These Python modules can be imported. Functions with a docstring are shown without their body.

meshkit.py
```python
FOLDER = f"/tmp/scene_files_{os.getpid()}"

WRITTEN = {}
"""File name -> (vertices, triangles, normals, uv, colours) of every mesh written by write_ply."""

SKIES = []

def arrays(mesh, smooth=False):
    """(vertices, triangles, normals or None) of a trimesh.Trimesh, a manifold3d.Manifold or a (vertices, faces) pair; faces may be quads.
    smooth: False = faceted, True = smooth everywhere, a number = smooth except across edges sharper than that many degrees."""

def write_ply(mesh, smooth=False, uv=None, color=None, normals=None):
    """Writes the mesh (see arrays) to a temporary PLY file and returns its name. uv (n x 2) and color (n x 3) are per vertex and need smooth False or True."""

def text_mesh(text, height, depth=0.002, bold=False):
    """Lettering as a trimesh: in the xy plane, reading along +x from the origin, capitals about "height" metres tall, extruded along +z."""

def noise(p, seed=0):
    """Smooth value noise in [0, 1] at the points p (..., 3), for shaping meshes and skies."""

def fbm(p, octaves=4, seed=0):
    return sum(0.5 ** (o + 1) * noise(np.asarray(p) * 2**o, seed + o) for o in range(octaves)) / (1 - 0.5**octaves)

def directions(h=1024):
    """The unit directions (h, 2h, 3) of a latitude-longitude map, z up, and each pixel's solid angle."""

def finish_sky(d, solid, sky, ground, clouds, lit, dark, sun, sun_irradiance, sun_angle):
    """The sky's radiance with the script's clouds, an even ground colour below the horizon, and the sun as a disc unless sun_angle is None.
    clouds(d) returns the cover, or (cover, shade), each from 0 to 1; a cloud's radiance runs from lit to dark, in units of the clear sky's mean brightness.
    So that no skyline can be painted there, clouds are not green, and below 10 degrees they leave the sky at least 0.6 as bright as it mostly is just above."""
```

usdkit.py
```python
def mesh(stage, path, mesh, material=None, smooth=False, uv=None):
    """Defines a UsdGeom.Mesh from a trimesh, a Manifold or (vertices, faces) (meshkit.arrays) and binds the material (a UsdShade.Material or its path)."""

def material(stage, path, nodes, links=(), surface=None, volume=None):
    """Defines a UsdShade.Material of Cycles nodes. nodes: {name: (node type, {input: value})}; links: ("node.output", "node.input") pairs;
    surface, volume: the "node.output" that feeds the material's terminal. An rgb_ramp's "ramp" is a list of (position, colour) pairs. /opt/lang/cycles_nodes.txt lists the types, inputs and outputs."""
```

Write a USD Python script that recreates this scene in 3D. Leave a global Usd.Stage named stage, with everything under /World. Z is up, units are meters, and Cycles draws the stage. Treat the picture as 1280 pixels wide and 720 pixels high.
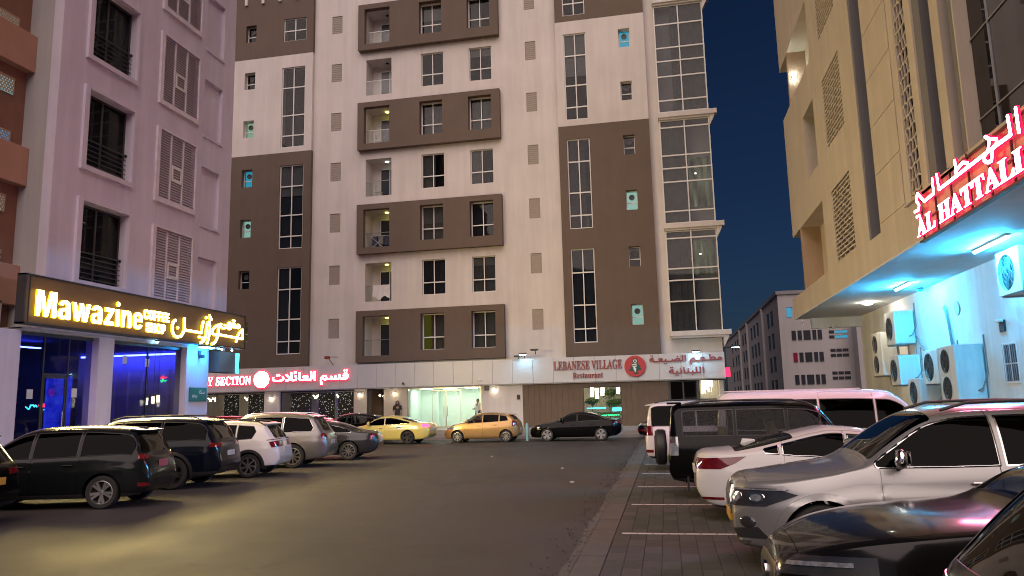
import math, glob, zlib
import numpy as np
import trimesh, shapely
from shapely import affinity
from shapely.geometry import Polygon, LineString, Point, box as sbox
from scipy.interpolate import PchipInterpolator
from manifold3d import Manifold, Mesh as MMesh, CrossSection, FillRule, set_circular_segments
from pxr import Usd, UsdGeom, UsdLux, UsdShade, Gf, Sdf, Vt
import usdkit, meshkit

stage = Usd.Stage.CreateInMemory()
UsdGeom.SetStageUpAxis(stage, 'Z'); UsdGeom.SetStageMetersPerUnit(stage, 1.0)
UsdGeom.Xform.Define(stage, '/World'); UsdGeom.Scope.Define(stage, '/World/Looks')
PI = math.pi
rng = np.random.default_rng(7)

# ---------------------------------------------------------------- camera
YAW, PITCH, ROLL = 0.197295, 0.151763, -0.0238462
cf = np.array([-math.sin(YAW)*math.cos(PITCH), math.cos(YAW)*math.cos(PITCH), math.sin(PITCH)])
cr0 = np.array([math.cos(YAW), math.sin(YAW), 0.0]); cu0 = np.cross(cr0, cf)
cr = cr0*math.cos(ROLL)+cu0*math.sin(ROLL); cu = -cr0*math.sin(ROLL)+cu0*math.cos(ROLL)
cam = UsdGeom.Camera.Define(stage, '/World/camera')
cam.AddTransformOp().Set(Gf.Matrix4d(*cr, 0, *cu, 0, *(-cf), 0, 0, 0, 1.95, 1))
cam.CreateHorizontalApertureAttr(36.0); cam.CreateVerticalApertureAttr(20.25)
cam.CreateFocalLengthAttr(36.0*939.78/1280.0); cam.CreateClippingRangeAttr(Gf.Vec2f(0.05, 2000))
cam.CreateExposureAttr(0.24)

# ---------------------------------------------------------------- sky and the one distant light (late dusk, glow of the town behind the camera)
SUN_EL, SUN_ROT = math.radians(9), math.radians(200)
usdkit.material(stage, '/World/Looks/sky', {
    'sky': ('sky_texture', {'sky_type': 'single_scattering', 'sun_disc': False, 'sun_elevation': SUN_EL, 'sun_rotation': SUN_ROT, 'altitude': 0.0, 'air_density': 1.0, 'aerosol_density': 1.0, 'ozone_density': 5.0}),
    'tint': ('mix', {'mix_type': 'multiply', 'fac': 1.0, 'color2': (0.20, 0.20, 0.26)}),
    'bg': ('background_shader', {'strength': 0.05})},
    [('sky.color', 'tint.color1'), ('tint.color', 'bg.color')], surface='bg.background')
dome = UsdLux.DomeLight.Define(stage, '/World/sky')
UsdShade.MaterialBindingAPI.Apply(dome.GetPrim()).Bind(UsdShade.Material.Get(stage, '/World/Looks/sky'))
dome.GetPrim().SetCustomDataByKey('kind', 'structure')
sun = UsdLux.DistantLight.Define(stage, '/World/town_glow')
sun.CreateIntensityAttr(0.66); sun.CreateNormalizeAttr(True); sun.CreateAngleAttr(78.0); sun.CreateColorAttr(Gf.Vec3f(1.0, 0.79, 0.71))
def aim(prim, d):                      # -z along d
    d = np.array(d, float); d /= np.linalg.norm(d); z = -d
    x = np.cross([0, 0, 1.0], z); x /= np.linalg.norm(x); y = np.cross(z, x)
    UsdGeom.Xformable(prim).AddTransformOp().Set(Gf.Matrix4d(*x, 0, *y, 0, *z, 0, 0, 0, 0, 1))
aim(sun.GetPrim(), (-0.06, 1.0, -1.12))

# ---------------------------------------------------------------- scene helpers
used = {}
def numbered(parent, name):
    k = (parent, name); used[k] = used.get(k, -1)+1
    return f'{parent}/{name}' if used[k] == 0 else f'{parent}/{name}_{used[k]:03d}'
def pth(p): return '/World' if p is None else (p if isinstance(p, str) else str(p.GetPath()))
def tag(o, label=None, cat=None, group=None, kind=None):
    p = stage.GetPrimAtPath(o) if isinstance(o, str) else (o.GetPrim() if hasattr(o, 'GetPrim') else o)
    for k, v in (('label', label), ('category', cat), ('group', group), ('kind', kind)):
        if v: p.SetCustomDataByKey(k, v)
    return o
def obj(name, mesh, mat, parent=None, smooth=False, label=None, cat=None, group=None, kind=None):
    path = numbered(pth(parent), name)
    if isinstance(mesh, MB): mesh = mesh.mesh()
    usdkit.mesh(stage, path, mesh, mats[mat] if isinstance(mat, str) else mat, smooth=smooth)
    tag(path, label, cat, group, kind)
    return path
def thing(name, label, cat, loc=(0, 0, 0), rotz=0.0, group=None):
    path = numbered('/World', name); x = UsdGeom.Xform.Define(stage, path)
    x.AddTranslateOp().Set(Gf.Vec3d(*map(float, loc)))
    if rotz: x.AddRotateZOp().Set(math.degrees(rotz))
    tag(path, label, cat, group)
    return path
def copy_thing(src, name, label, cat, loc, rotz=0.0, group=None):
    path = thing(name, label, cat, loc, rotz, group); p = stage.GetPrimAtPath(path)
    p.GetReferences().AddInternalReference(src); p.SetInstanceable(True)
    return path

def T(m, A, t=(0, 0, 0)):              # manifold under columns A (3 axes) and offset t
    A = np.array(A, float).T
    return m.transform(np.hstack([A, np.array(t, float)[:, None]]))
def CS(poly):
    """shapely polygon(s) -> CrossSection"""
    out = []
    for g in getattr(poly, 'geoms', [poly]):
        if g.is_empty or g.geom_type != 'Polygon': continue
        out.append(np.array(g.exterior.coords)[:-1]); out += [np.array(r.coords)[:-1] for r in g.interiors]
    return CrossSection(out, FillRule.EvenOdd)
def ext(poly, h): return Manifold.extrude(CS(poly), h)
def bx(x0, x1, y0, y1, z0, z1): return Manifold.cube((x1-x0, y1-y0, z1-z0)).translate((x0, y0, z0))
def ext_xz(poly, y0, y1): return T(ext(poly, y1-y0), [(1, 0, 0), (0, 0, 1), (0, 1, 0)], (0, y0, 0))
def ext_yz(poly, x0, x1): return T(ext(poly, x1-x0), [(0, 1, 0), (0, 0, 1), (1, 0, 0)], (x0, 0, 0))
def sph(c, r, n=12): return Manifold.sphere(r, n).translate(c)
def hull(*pr): return Manifold.batch_hull([sph(c, r, n) for c, r, n in pr])
def rbox(x0, x1, y0, y1, z0, z1, r=0.02, n=8):
    return Manifold.batch_hull([sph((x, y, z), r, n) for x in (x0+r, x1-r) for y in (y0+r, y1-r) for z in (z0+r, z1-r)])
def cyl(p, q, r, r2=None, n=16):
    p, q = np.array(p, float), np.array(q, float); d = q-p; L = np.linalg.norm(d); z = d/L
    x = np.cross(z, [0, 0, 1.0] if abs(z[2]) < .9 else [1.0, 0, 0]); x /= np.linalg.norm(x); y = np.cross(z, x)
    return T(Manifold.cylinder(L, r, r if r2 is None else r2, n), [x, y, z], p)
def tube(pts, r, n=8):
    pts = [np.array(p, float) for p in pts]; m = Manifold()
    return Manifold.batch_boolean([Manifold.batch_hull([sph(a, r, n), sph(b, r, n)]) for a, b in zip(pts, pts[1:])], OP_ADD)
from manifold3d import OpType
OP_ADD = OpType.Add
def lathe(profile, n=32, axis='y'):
    """profile [(r, a)], closed; around axis."""
    m = Manifold.revolve(CrossSection([np.array(profile, float)], FillRule.NonZero), n)   # around z
    if axis == 'y': m = T(m, [(1, 0, 0), (0, 0, -1), (0, 1, 0)])
    if axis == 'x': m = T(m, [(0, 1, 0), (0, 0, 1), (1, 0, 0)])
    return m
class MB:
    """collects boxes / meshes that belong to ONE part"""
    def __init__(s): s.v, s.f, s.n = [], [], 0
    def add(s, m, tri=None):
        v, f, _ = meshkit.arrays(m)
        s.v.append(v); s.f.append(f+s.n); s.n += len(v); return s
    def box(s, x0, x1, y0, y1, z0, z1):
        v = np.array([(x, y, z) for x in (x0, x1) for y in (y0, y1) for z in (z0, z1)], float)
        f = np.array([(0, 1, 3), (0, 3, 2), (4, 6, 7), (4, 7, 5), (0, 4, 5), (0, 5, 1), (2, 3, 7), (2, 7, 6), (0, 2, 6), (0, 6, 4), (1, 5, 7), (1, 7, 3)])
        s.v.append(v); s.f.append(f+s.n); s.n += 8; return s
    def mesh(s): return np.vstack(s.v), np.vstack(s.f)
def BX(*a): return MB().box(*a)

def sign_light(parent, pos, direction, w, h, color, power):
    """unseen panel added before a lit sign to throw the light of its lettering"""
    l = UsdLux.RectLight.Define(stage, numbered(pth(parent), 'lettering_light_panel')); l.CreateWidthAttr(w); l.CreateHeightAttr(h); l.CreateIntensityAttr(power); l.CreateColorAttr(Gf.Vec3f(*color))
    d = np.array(direction, float); d /= np.linalg.norm(d); z = -d; up = np.array([0, 0, 1.0]); x = np.cross(up, z); x /= np.linalg.norm(x); y = np.cross(z, x)
    UsdGeom.Xformable(l.GetPrim()).AddTransformOp().Set(Gf.Matrix4d(*x, 0, *y, 0, *z, 0, *map(float, pos), 1))
# ---------------------------------------------------------------- materials
mats = {}
def mat(name, nodes, links, surface='p.BSDF'):
    mats[name] = usdkit.material(stage, '/World/Looks/'+name, nodes, links, surface=surface); return mats[name]
def plain(name, col, rough=.5, metal=0., coat=0., var=.12, scale=3., bump=0., bscale=40., spec=.5, dirt=0.):
    """surface with grain: noise modulates the colour, finer noise gives relief"""
    c = np.array(col, float)
    nodes = {'g': ('geometry', {}), 'n': ('noise_texture', {'scale': scale, 'detail': 5., 'roughness': .6}),
             'r': ('rgb_ramp', {'ramp': [(.25, tuple(c*(1-var))), (.75, tuple(np.minimum(c*(1+var), .95)))]}),
             'p': ('principled_bsdf', {'roughness': rough, 'metallic': metal, 'coat_weight': coat, 'coat_roughness': .04, 'specular_ior_level': spec})}
    links = [('g.position', 'n.vector'), ('n.fac', 'r.fac'), ('r.color', 'p.base_color')]
    if dirt:
        nodes['m'] = ('mapping', {'scale': (1.6, 1.6, .12)}); nodes['d'] = ('noise_texture', {'scale': 1.2, 'detail': 6., 'roughness': .65})
        nodes['dr'] = ('rgb_ramp', {'ramp': [(.42, (1-dirt,)*3), (.62, (1, 1, 1))]}); nodes['dm'] = ('mix', {'mix_type': 'multiply', 'fac': 1.})
        links = links[:2]+[('g.position', 'm.vector'), ('m.vector', 'd.vector'), ('d.fac', 'dr.fac'), ('r.color', 'dm.color1'), ('dr.color', 'dm.color2'), ('dm.color', 'p.base_color')]
    if bump:
        nodes['b'] = ('noise_texture', {'scale': bscale, 'detail': 4.}); nodes['bp'] = ('bump', {'strength': 1., 'distance': bump})
        links += [('g.position', 'b.vector'), ('b.fac', 'bp.height'), ('bp.normal', 'p.normal')]
    return mat(name, nodes, links)
def emit(name, col, strength): return mat(name, {'p': ('emission', {'color': col, 'strength': strength})}, [], surface='p.emission')
def pane(name, tint, ior=1.5, rough=0.02, wob=0.):
    f0 = ((ior-1)/(ior+1))**2          # Schlick's curve, alike from both sides of the pane
    nodes = {'t': ('transparent_bsdf', {'color': tint}), 'g': ('glossy_bsdf', {'color': (1, 1, 1), 'roughness': rough}), 'l': ('layer_weight', {'blend': .5}), 'pw': ('math', {'math_type': 'power', 'value2': 5.}), 'f': ('math', {'math_type': 'multiply_add', 'value2': 1-f0, 'value3': f0, 'use_clamp': True}), 'm': ('mix_closure', {})}
    return mat(name, nodes, [('l.facing', 'pw.value1'), ('pw.value', 'f.value1'), ('f.value', 'm.fac'), ('t.BSDF', 'm.closure1'), ('g.BSDF', 'm.closure2')], surface='m.closure')
plain('wall_white', (.64, .60, .58), .85, var=.07, scale=.5, bump=.004, bscale=18, dirt=.09)
plain('wall_brown', (.135, .100, .080), .85, var=.08, scale=.8, bump=.004, bscale=18, dirt=.05)
plain('wall_left', (.64, .585, .70), .85, var=.05, scale=.8, bump=.004, bscale=15, dirt=.10)  # lilac cast of the light on this front put into its colour
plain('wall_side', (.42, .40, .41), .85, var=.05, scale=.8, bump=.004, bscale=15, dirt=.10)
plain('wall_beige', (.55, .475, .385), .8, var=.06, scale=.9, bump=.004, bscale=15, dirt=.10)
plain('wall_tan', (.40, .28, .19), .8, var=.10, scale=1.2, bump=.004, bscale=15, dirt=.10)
plain('wall_grey', (.17, .165, .17), .7, var=.06, scale=.9)
plain('balcony_orange', (.40, .22, .15), .8, var=.08, scale=.8, bump=.003, bscale=15, dirt=.05)
plain('balcony_brown', (.20, .10, .065), .85, var=.12, scale=2.5, bump=.004, bscale=25)
plain('soffit', (.66, .66, .66), .8, var=.05, scale=1.5, bump=.012, bscale=2.2, dirt=.06)
plain('wall_service', (.64, .63, .62), .85, var=.08, scale=1.1, bump=.006, bscale=12, dirt=.16)
plain('fascia', (.56, .56, .58), .35, var=.03, scale=1.2)
plain('joint', (.05, .05, .05), .8)
plain('wood_clad', (.13, .085, .058), .6, var=.14, scale=2.0)
plain('stone_cream', (.55, .49, .40), .6, var=.06, scale=1.5)
plain('frame_white', (.70, .69, .68), .4, var=.03, scale=2.)
plain('frame_dark', (.06, .06, .065), .4, metal=.3)
plain('metal_rail', (.35, .35, .36), .35, metal=.7)
plain('steel', (.55, .55, .56), .28, metal=1.)
plain('ac_white', (.66, .64, .60), .5, var=.06, scale=3., dirt=.18)
plain('ac_grille', (.07, .06, .055), .6)
plain('black_plastic', (.022, .022, .024), .45, var=.1)
plain('dark_matte', (.012, .012, .013), .9)
plain('dark_room', (.03, .03, .032), .9)
plain('far_wall', (.50, .48, .50), .9, var=.06, scale=.3, dirt=.05)
plain('far_wall_side', (.30, .29, .31), .9, var=.06, scale=.3, dirt=.05)
plain('far_window', (.03, .035, .05), .25)
plain('step_stone', (.34, .33, .32), .7, var=.1, scale=3.)
plain('vent_panel', (.36, .32, .28), .8, var=.1, scale=12.)
plain('louvre', (.66, .60, .68), .6)
plain('curtain_grey', (.24, .23, .22), .9, var=.2, scale=2.)
plain('curtain_dark', (.07, .07, .085), .9, var=.2, scale=2.)
plain('curtain_white', (.32, .30, .26), .9, var=.15, scale=2.)
plain('letter_red', (.28, .055, .05), .45, var=.08)
plain('emblem_red', (.50, .05, .055), .4, var=.06)
plain('emblem_green', (.01, .09, .07), .5)
plain('emblem_white', (.75, .75, .75), .5)
plain('sign_board', (.20, .115, .055), .35, var=.05)
plain('green_plate', (.01, .16, .12), .4)
plain('cloth_white', (.7, .68, .66), .9, var=.1)
plain('cloth_grey', (.25, .24, .25), .9, var=.2)
plain('cloth_blue', (.06, .07, .12), .9, var=.2)
plain('robe_dark', (.035, .033, .035), .9, var=.2)
plain('skin', (.36, .21, .14), .6)
plain('hair', (.012, .01, .009), .6)
plain('leaf', (.05, .11, .03), .6, var=.4, scale=20.)
plain('leaf_dark', (.012, .02, .010), .7, var=.5, scale=20.)
plain('interior_cream', (.62, .56, .46), .7, var=.06)
plain('interior_brown', (.30, .19, .12), .7, var=.1)
plain('interior_green_white', (.60, .70, .64), .6, var=.04)
plain('tile_floor', (.45, .43, .40), .25)
plain('tyre', (.018, .018, .018), .8, bump=.003, bscale=60)
plain('rim_silver', (.52, .52, .53), .28, metal=.9)
plain('rim_dark', (.05, .05, .052), .35, metal=.6)
plain('seat', (.06, .058, .055), .8)
plain('seat_tan', (.30, .24, .18), .8)
plain('chrome', (.65, .65, .66), .12, metal=1.)
plain('plate_yellow', (.65, .33, .03), .4)
plain('plate_white', (.6, .58, .55), .4)
plain('plate_red', (.42, .10, .12), .4)
plain('tail_red', (.13, .004, .007), .10, coat=.6, var=.6, scale=14.)
plain('lamp_clear', (.35, .36, .38), .08, coat=1., metal=.5, var=.5, scale=25.)
plain('lamp_dark', (.03, .03, .035), .06, coat=1., var=.3, scale=6.)
plain('lamp_amber', (.55, .16, .02), .15, coat=1.)
plain('bollard', (.25, .55, .60), .4)  # cyan of the floodlight put into the post colour
plain('line_white', (.42, .40, .39), .7, var=.15, scale=9.)
plain('kerb_stone', (.072, .066, .063), .85, var=.16, scale=3.5, bump=.01, bscale=30)
plain('joint_sand', (.036, .032, .030), .95, var=.2, scale=20)
for i, k in enumerate((.038, .046, .054, .043)):
    plain(f'paver_{"abcd"[i]}', (k, k*.93, k*.90), .8, var=.16, scale=7., bump=.006, bscale=60)
def paint(name, col, metal=0., rough=.32, flake=0., ior=1.45, spec=.25, cw=1.):
    nodes = {'g': ('geometry', {}), 'n': ('noise_texture', {'scale': 900., 'detail': 1.}), 'd': ('noise_texture', {'scale': 2.2, 'detail': 6., 'roughness': .65}),
             'r': ('rgb_ramp', {'ramp': [(.3, tuple(np.array(col)*(1-flake))), (.7, tuple(np.minimum(np.array(col)*(1+flake), .9)))]}),
             'cr': ('rgb_ramp', {'ramp': [(.35, (.05, .05, .05)), (.8, (.20, .20, .20))]}),
             'p': ('principled_bsdf', {'roughness': rough, 'metallic': metal, 'coat_weight': cw, 'coat_ior': ior, 'specular_ior_level': spec})}
    mat(name, nodes, [('g.position', 'n.vector'), ('g.position', 'd.vector'), ('n.fac', 'r.fac'), ('d.fac', 'cr.fac'), ('r.color', 'p.base_color'), ('cr.color', 'p.coat_roughness')])
paint('paint_black', (.002, .002, .0025), ior=1.30, spec=.03, cw=.8); paint('paint_bluebl', (.003, .005, .012), ior=1.30, spec=.05, cw=.9); paint('paint_charcoal', (.008, .010, .011), .2, .35, .2, 1.32, .06, .9)
paint('paint_white', (.66, .65, .65)); paint('paint_silver', (.34, .34, .345), .7, .38, .12); paint('paint_greysil', (.22, .215, .22), .7, .38, .12)
paint('paint_darkgrey', (.035, .036, .042), .6, .35, .15); paint('paint_silver_signlit', (.50, .31, .13), .6, .38, .12); paint('paint_red', (.35, .015, .02)); paint('paint_bronze', (.006, .0055, .006), .2, .30, .15, 1.33, .05); paint('paint_pearl_signlit', (.68, .57, .17))  # sign light put into the colours: orange on the hatchback, yellow on the saloon
pane('glass_window', (.62, .64, .66), 1.3); pane('glass_clear', (.93, .95, .95), 1.3); pane('glass_car', (.62, .63, .64), 1.2); pane('glass_tint', (.05, .05, .055), 1.16); pane('glass_dark', (.10, .09, .11), 1.6)
# asphalt: worn, patched, faintly glossy
mat('asphalt', {'g': ('geometry', {}), 'n1': ('noise_texture', {'scale': .22, 'detail': 6., 'roughness': .6}), 'n2': ('noise_texture', {'scale': 26., 'detail': 4.}), 'n3': ('noise_texture', {'scale': 160., 'detail': 2.}),
    'v': ('voronoi_texture', {'scale': 1.3, 'feature': 'f1'}), 'vr': ('rgb_ramp', {'ramp': [(.02, (.45, .45, .45)), (.09, (1, 1, 1))]}),
    'r1': ('rgb_ramp', {'ramp': [(.32, (.034, .029, .029)), (.68, (.054, .046, .044))]}), 'r2': ('rgb_ramp', {'ramp': [(.3, (.78, .78, .78)), (.7, (1.2, 1.2, 1.2))]}),
    'w': ('noise_texture', {'scale': 1.1, 'detail': 4.}), 'wv': ('vector_math', {'math_type': 'multiply_add', 'vector2': (.55, .55, .55)}), 'cr': ('voronoi_texture', {'feature': 'distance_to_edge', 'scale': .34}), 'crr': ('rgb_ramp', {'ramp': [(.0, (.38, .38, .38)), (.006, (.55, .55, .55)), (.012, (1, 1, 1))]}), 'ck': ('noise_texture', {'scale': .13, 'detail': 2.}), 'ckr': ('rgb_ramp', {'ramp': [(.50, (0, 0, 0)), (.58, (1, 1, 1))]}), 'cm': ('mix', {'color1': (1, 1, 1)}),
    'ol': ('noise_texture', {'scale': .9, 'detail': 5., 'roughness': .7}), 'olr': ('rgb_ramp', {'ramp': [(.30, (.42, .42, .42)), (.37, (1, 1, 1))]}), 'pt': ('voronoi_texture', {'scale': .16, 'metric': 'chebychev', 'feature': 'f1'}), 'ptr': ('rgb_ramp', {'ramp': [(.30, (.82, .82, .84)), (.31, (1, 1, 1))]}), 'm2': ('mix', {'mix_type': 'multiply', 'fac': 1.}), 'm3': ('mix', {'mix_type': 'multiply', 'fac': 1.}), 'm4': ('mix', {'mix_type': 'multiply', 'fac': 1.}),
    'm': ('mix', {'mix_type': 'multiply', 'fac': 1.}), 'rr': ('rgb_ramp', {'ramp': [(.3, (.52, .52, .52)), (.7, (.80, .80, .80))]}),
    'b': ('bump', {'strength': 1., 'distance': .012}), 'p': ('principled_bsdf', {'specular_ior_level': .5})},
    [('g.position', 'n1.vector'), ('g.position', 'n2.vector'), ('g.position', 'n3.vector'), ('n1.fac', 'r1.fac'), ('n2.fac', 'r2.fac'), ('r1.color', 'm.color1'), ('r2.color', 'm.color2'),
     ('g.position', 'w.vector'), ('w.color', 'wv.vector1'), ('g.position', 'wv.vector3'), ('wv.vector', 'cr.vector'), ('cr.distance', 'crr.fac'), ('g.position', 'ck.vector'), ('ck.fac', 'ckr.fac'), ('ckr.color', 'cm.fac'), ('crr.color', 'cm.color2'), ('g.position', 'ol.vector'), ('ol.fac', 'olr.fac'), ('g.position', 'pt.vector'), ('pt.distance', 'ptr.fac'),
     ('m.color', 'm2.color1'), ('cm.color', 'm2.color2'), ('m2.color', 'm3.color1'), ('olr.color', 'm3.color2'), ('m3.color', 'm4.color1'), ('ptr.color', 'm4.color2'), ('m4.color', 'p.base_color'), ('n1.fac', 'rr.fac'), ('rr.color', 'p.roughness'), ('n3.fac', 'b.height'), ('b.normal', 'p.normal')])
# lights of the place
emit('lit_cyan_tube', (.03, .50, 1.0), 1600); emit('lit_white_lamp', (1., .93, .75), 30); emit('lit_warm_spot', (1., .85, .6), 60); emit('lit_flood', (.35, .75, 1.), 60)
emit('sign_yellow_face', (1., .86, .40), 6); emit('sign_yellow_glow', (1., .66, .02), 2.2)
emit('sign_white_face', (1., .78, .82), 6); emit('sign_red_glow', (1., .015, .05), 3)
emit('sign_pink_face', (1., .55, .62), 5); emit('sign_crimson_glow', (1., .008, .05), 2.6)
emit('win_green', (.62, .95, .62), .75); emit('win_cyan', (.08, .70, .95), .8); emit('win_mint', (.55, .95, .75), .9); emit('win_yellow', (.75, .62, .10), .30); emit('win_olive', (.45, .42, .05), .22)
emit('grid_cyan', (.45, .85, .85), .55); emit('grid_blue', (.08, .45, .95), .7); emit('grid_white', (.60, .68, .60), .38)
emit('lit_blue_strip', (.03, .04, 1.), 62)
mat('blue_door_glow', {'g': ('geometry', {}), 'n': ('noise_texture', {'scale': 2.2, 'detail': 3.}), 'r': ('rgb_ramp', {'ramp': [(.3, (.006, .010, .30)), (.55, (.02, .03, .85)), (.75, (.05, .10, 1.))]}), 'p': ('emission', {'strength': 1.})}, [('g.position', 'n.vector'), ('n.fac', 'r.fac'), ('r.color', 'p.color')], surface='p.emission'); emit('neon_red', (1., .03, .05), 5); emit('neon_cyan', (.05, .8, 1.), 4); emit('neon_green', (.05, 1., .3), 3)
emit('lit_tail', (1., .02, .05), 12); emit('lit_lobby', (.92, 1., .80), 24.); emit('lit_chandelier', (1., .88, .62), 10); emit('fairy', (1., .95, .85), 3.); emit('lit_bal_yellow', (.95, .85, .12), 9); emit('lit_bal_white', (.9, .95, .8), 5)
emit('lit_far', (.55, .85, 1.), 25); emit('lit_red_box', (1., .03, .10), 2.2); emit('win_blue_far', (.10, .55, .85), .5); emit('win_red_far', (.8, .05, .12), .15)
emit('lit_flood_cyan', (.02, .38, 1.), 170); emit('lit_white_strong', (.85, 1., .95), 60); emit('lit_canopy_lamp', (1., .95, .80), 110); emit('lit_wallwash', (.0, .70, 1.), 300)
mat('win_bay', {'g': ('geometry', {}), 'm': ('mapping', {'scale': (3., 1., .5)}), 'n': ('noise_texture', {'scale': 1.3, 'detail': 4.}), 'r': ('rgb_ramp', {'ramp': [(.35, (.03, .03, .02)), (.6, (.22, .22, .13)), (.8, (.6, .6, .38))]}), 'p': ('emission', {'strength': .7})}, [('g.position', 'm.vector'), ('m.vector', 'n.vector'), ('n.fac', 'r.fac'), ('r.color', 'p.color')], surface='p.emission')  # uneven room light behind glass put into the emission
plain('blind', (.42, .40, .36), .8)
emit('pendant', (1., .75, .35), 7)
# ================================================================ ground
obj('road', (np.array([(-300, -60, 0), (300, -60, 0), (300, 600, 0), (-300, 600, 0)], float), np.array([(0, 1, 2, 3)])), 'asphalt', kind='structure')
pav = obj('parking_paving', BX(-.84, 9.6, -3, 39.4, -.05, .006), 'joint_sand', kind='structure')
ks = obj('kerb_strip', BX(-1.20, -.84, -3, 39.4, -.05, .004), 'joint_sand', kind='structure')
y = 4.0; k = 0
while y < 38.5:                        # flush kerb slabs
    ln = .98; b = rbox(-1.19, -.85, y+.006, y+ln-.006, -.04, .022+.004*math.sin(k*2.3), .006, 4)
    obj('kerb_slab', b, 'kerb_stone', ks); y += ln; k += 1
gut = []
for i in range(140):
    yy = 3+i*.26; gut.append((yy, -1.32-.012*math.sin(i*1.9)-.02*math.sin(i*.37+1)))
v = []; f = []
for i, (yy, xx) in enumerate(gut):
    v += [(xx, yy, .004), (-1.20, yy, .010)]
    if i: f.append((2*i-2, 2*i-1, 2*i+1, 2*i))
obj('gutter_edge', (np.array(v), np.array(f)), 'kerb_stone', kind='structure')
# pavers: the nearest ones one by one, the others joined
PW, PL = .226, .452
near, rest = [], [MB() for _ in range(4)]
def paver(m, x, y, w, l, dz):
    c = .003; z1 = .024+dz
    v = np.array([(x, y, 0), (x+w, y, 0), (x+w, y+l, 0), (x, y+l, 0), (x, y, z1-c), (x+w, y, z1-c), (x+w, y+l, z1-c), (x, y+l, z1-c), (x+c, y+c, z1), (x+w-c, y+c, z1), (x+w-c, y+l-c, z1), (x+c, y+l-c, z1)])
    q = [(0, 1, 5, 4), (1, 2, 6, 5), (2, 3, 7, 6), (3, 0, 4, 7), (4, 5, 9, 8), (5, 6, 10, 9), (6, 7, 11, 10), (7, 4, 8, 11), (8, 9, 10, 11)]
    f = np.array(q); f = np.vstack([f[:, [0, 1, 2]], f[:, [0, 2, 3]]])
    m.v.append(v); m.f.append(f+m.n); m.n += 12; return m
for j in range(int((36-6)/PL)):
    for i in range(int(10.2/PW)):
        x, yy = -.835+i*PW, 6.+j*PL; h = zlib.crc32(f'{i},{j}'.encode()); dz = ((h >> 4) % 100)/100*.003; mt = h % 4
        if yy < 13.2 and x < 2.6 and x < -.2+yy*.13 and x > (yy-9)*-.16-.9 and len(near) < 300: near.append((x, yy)); obj('paver', paver(MB(), x+.0025, yy+.0025, PW-.005, PL-.005, dz), 'paver_'+'abcd'[mt], pav)
        elif yy < 24 or x < 1.6: paver(rest[mt], x+.0025, yy+.0025, PW-.005, PL-.005, dz)
for k in range(4): obj('distant_pavers', rest[k], 'paver_'+'abcd'[k], pav, kind='stuff')
for yy in (8.35, 11.5, 14.62, 17.55, 20.6, 23.6, 26.6, 29.6, 32.6):
    m = MB()
    for i in range(24):
        x = -.75+i*PW; m.box(x+.006, x+PW-.006, yy-.045, yy+.045, .024, .0305)
    obj('stall_line', m, 'line_white', kind='structure')

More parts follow.
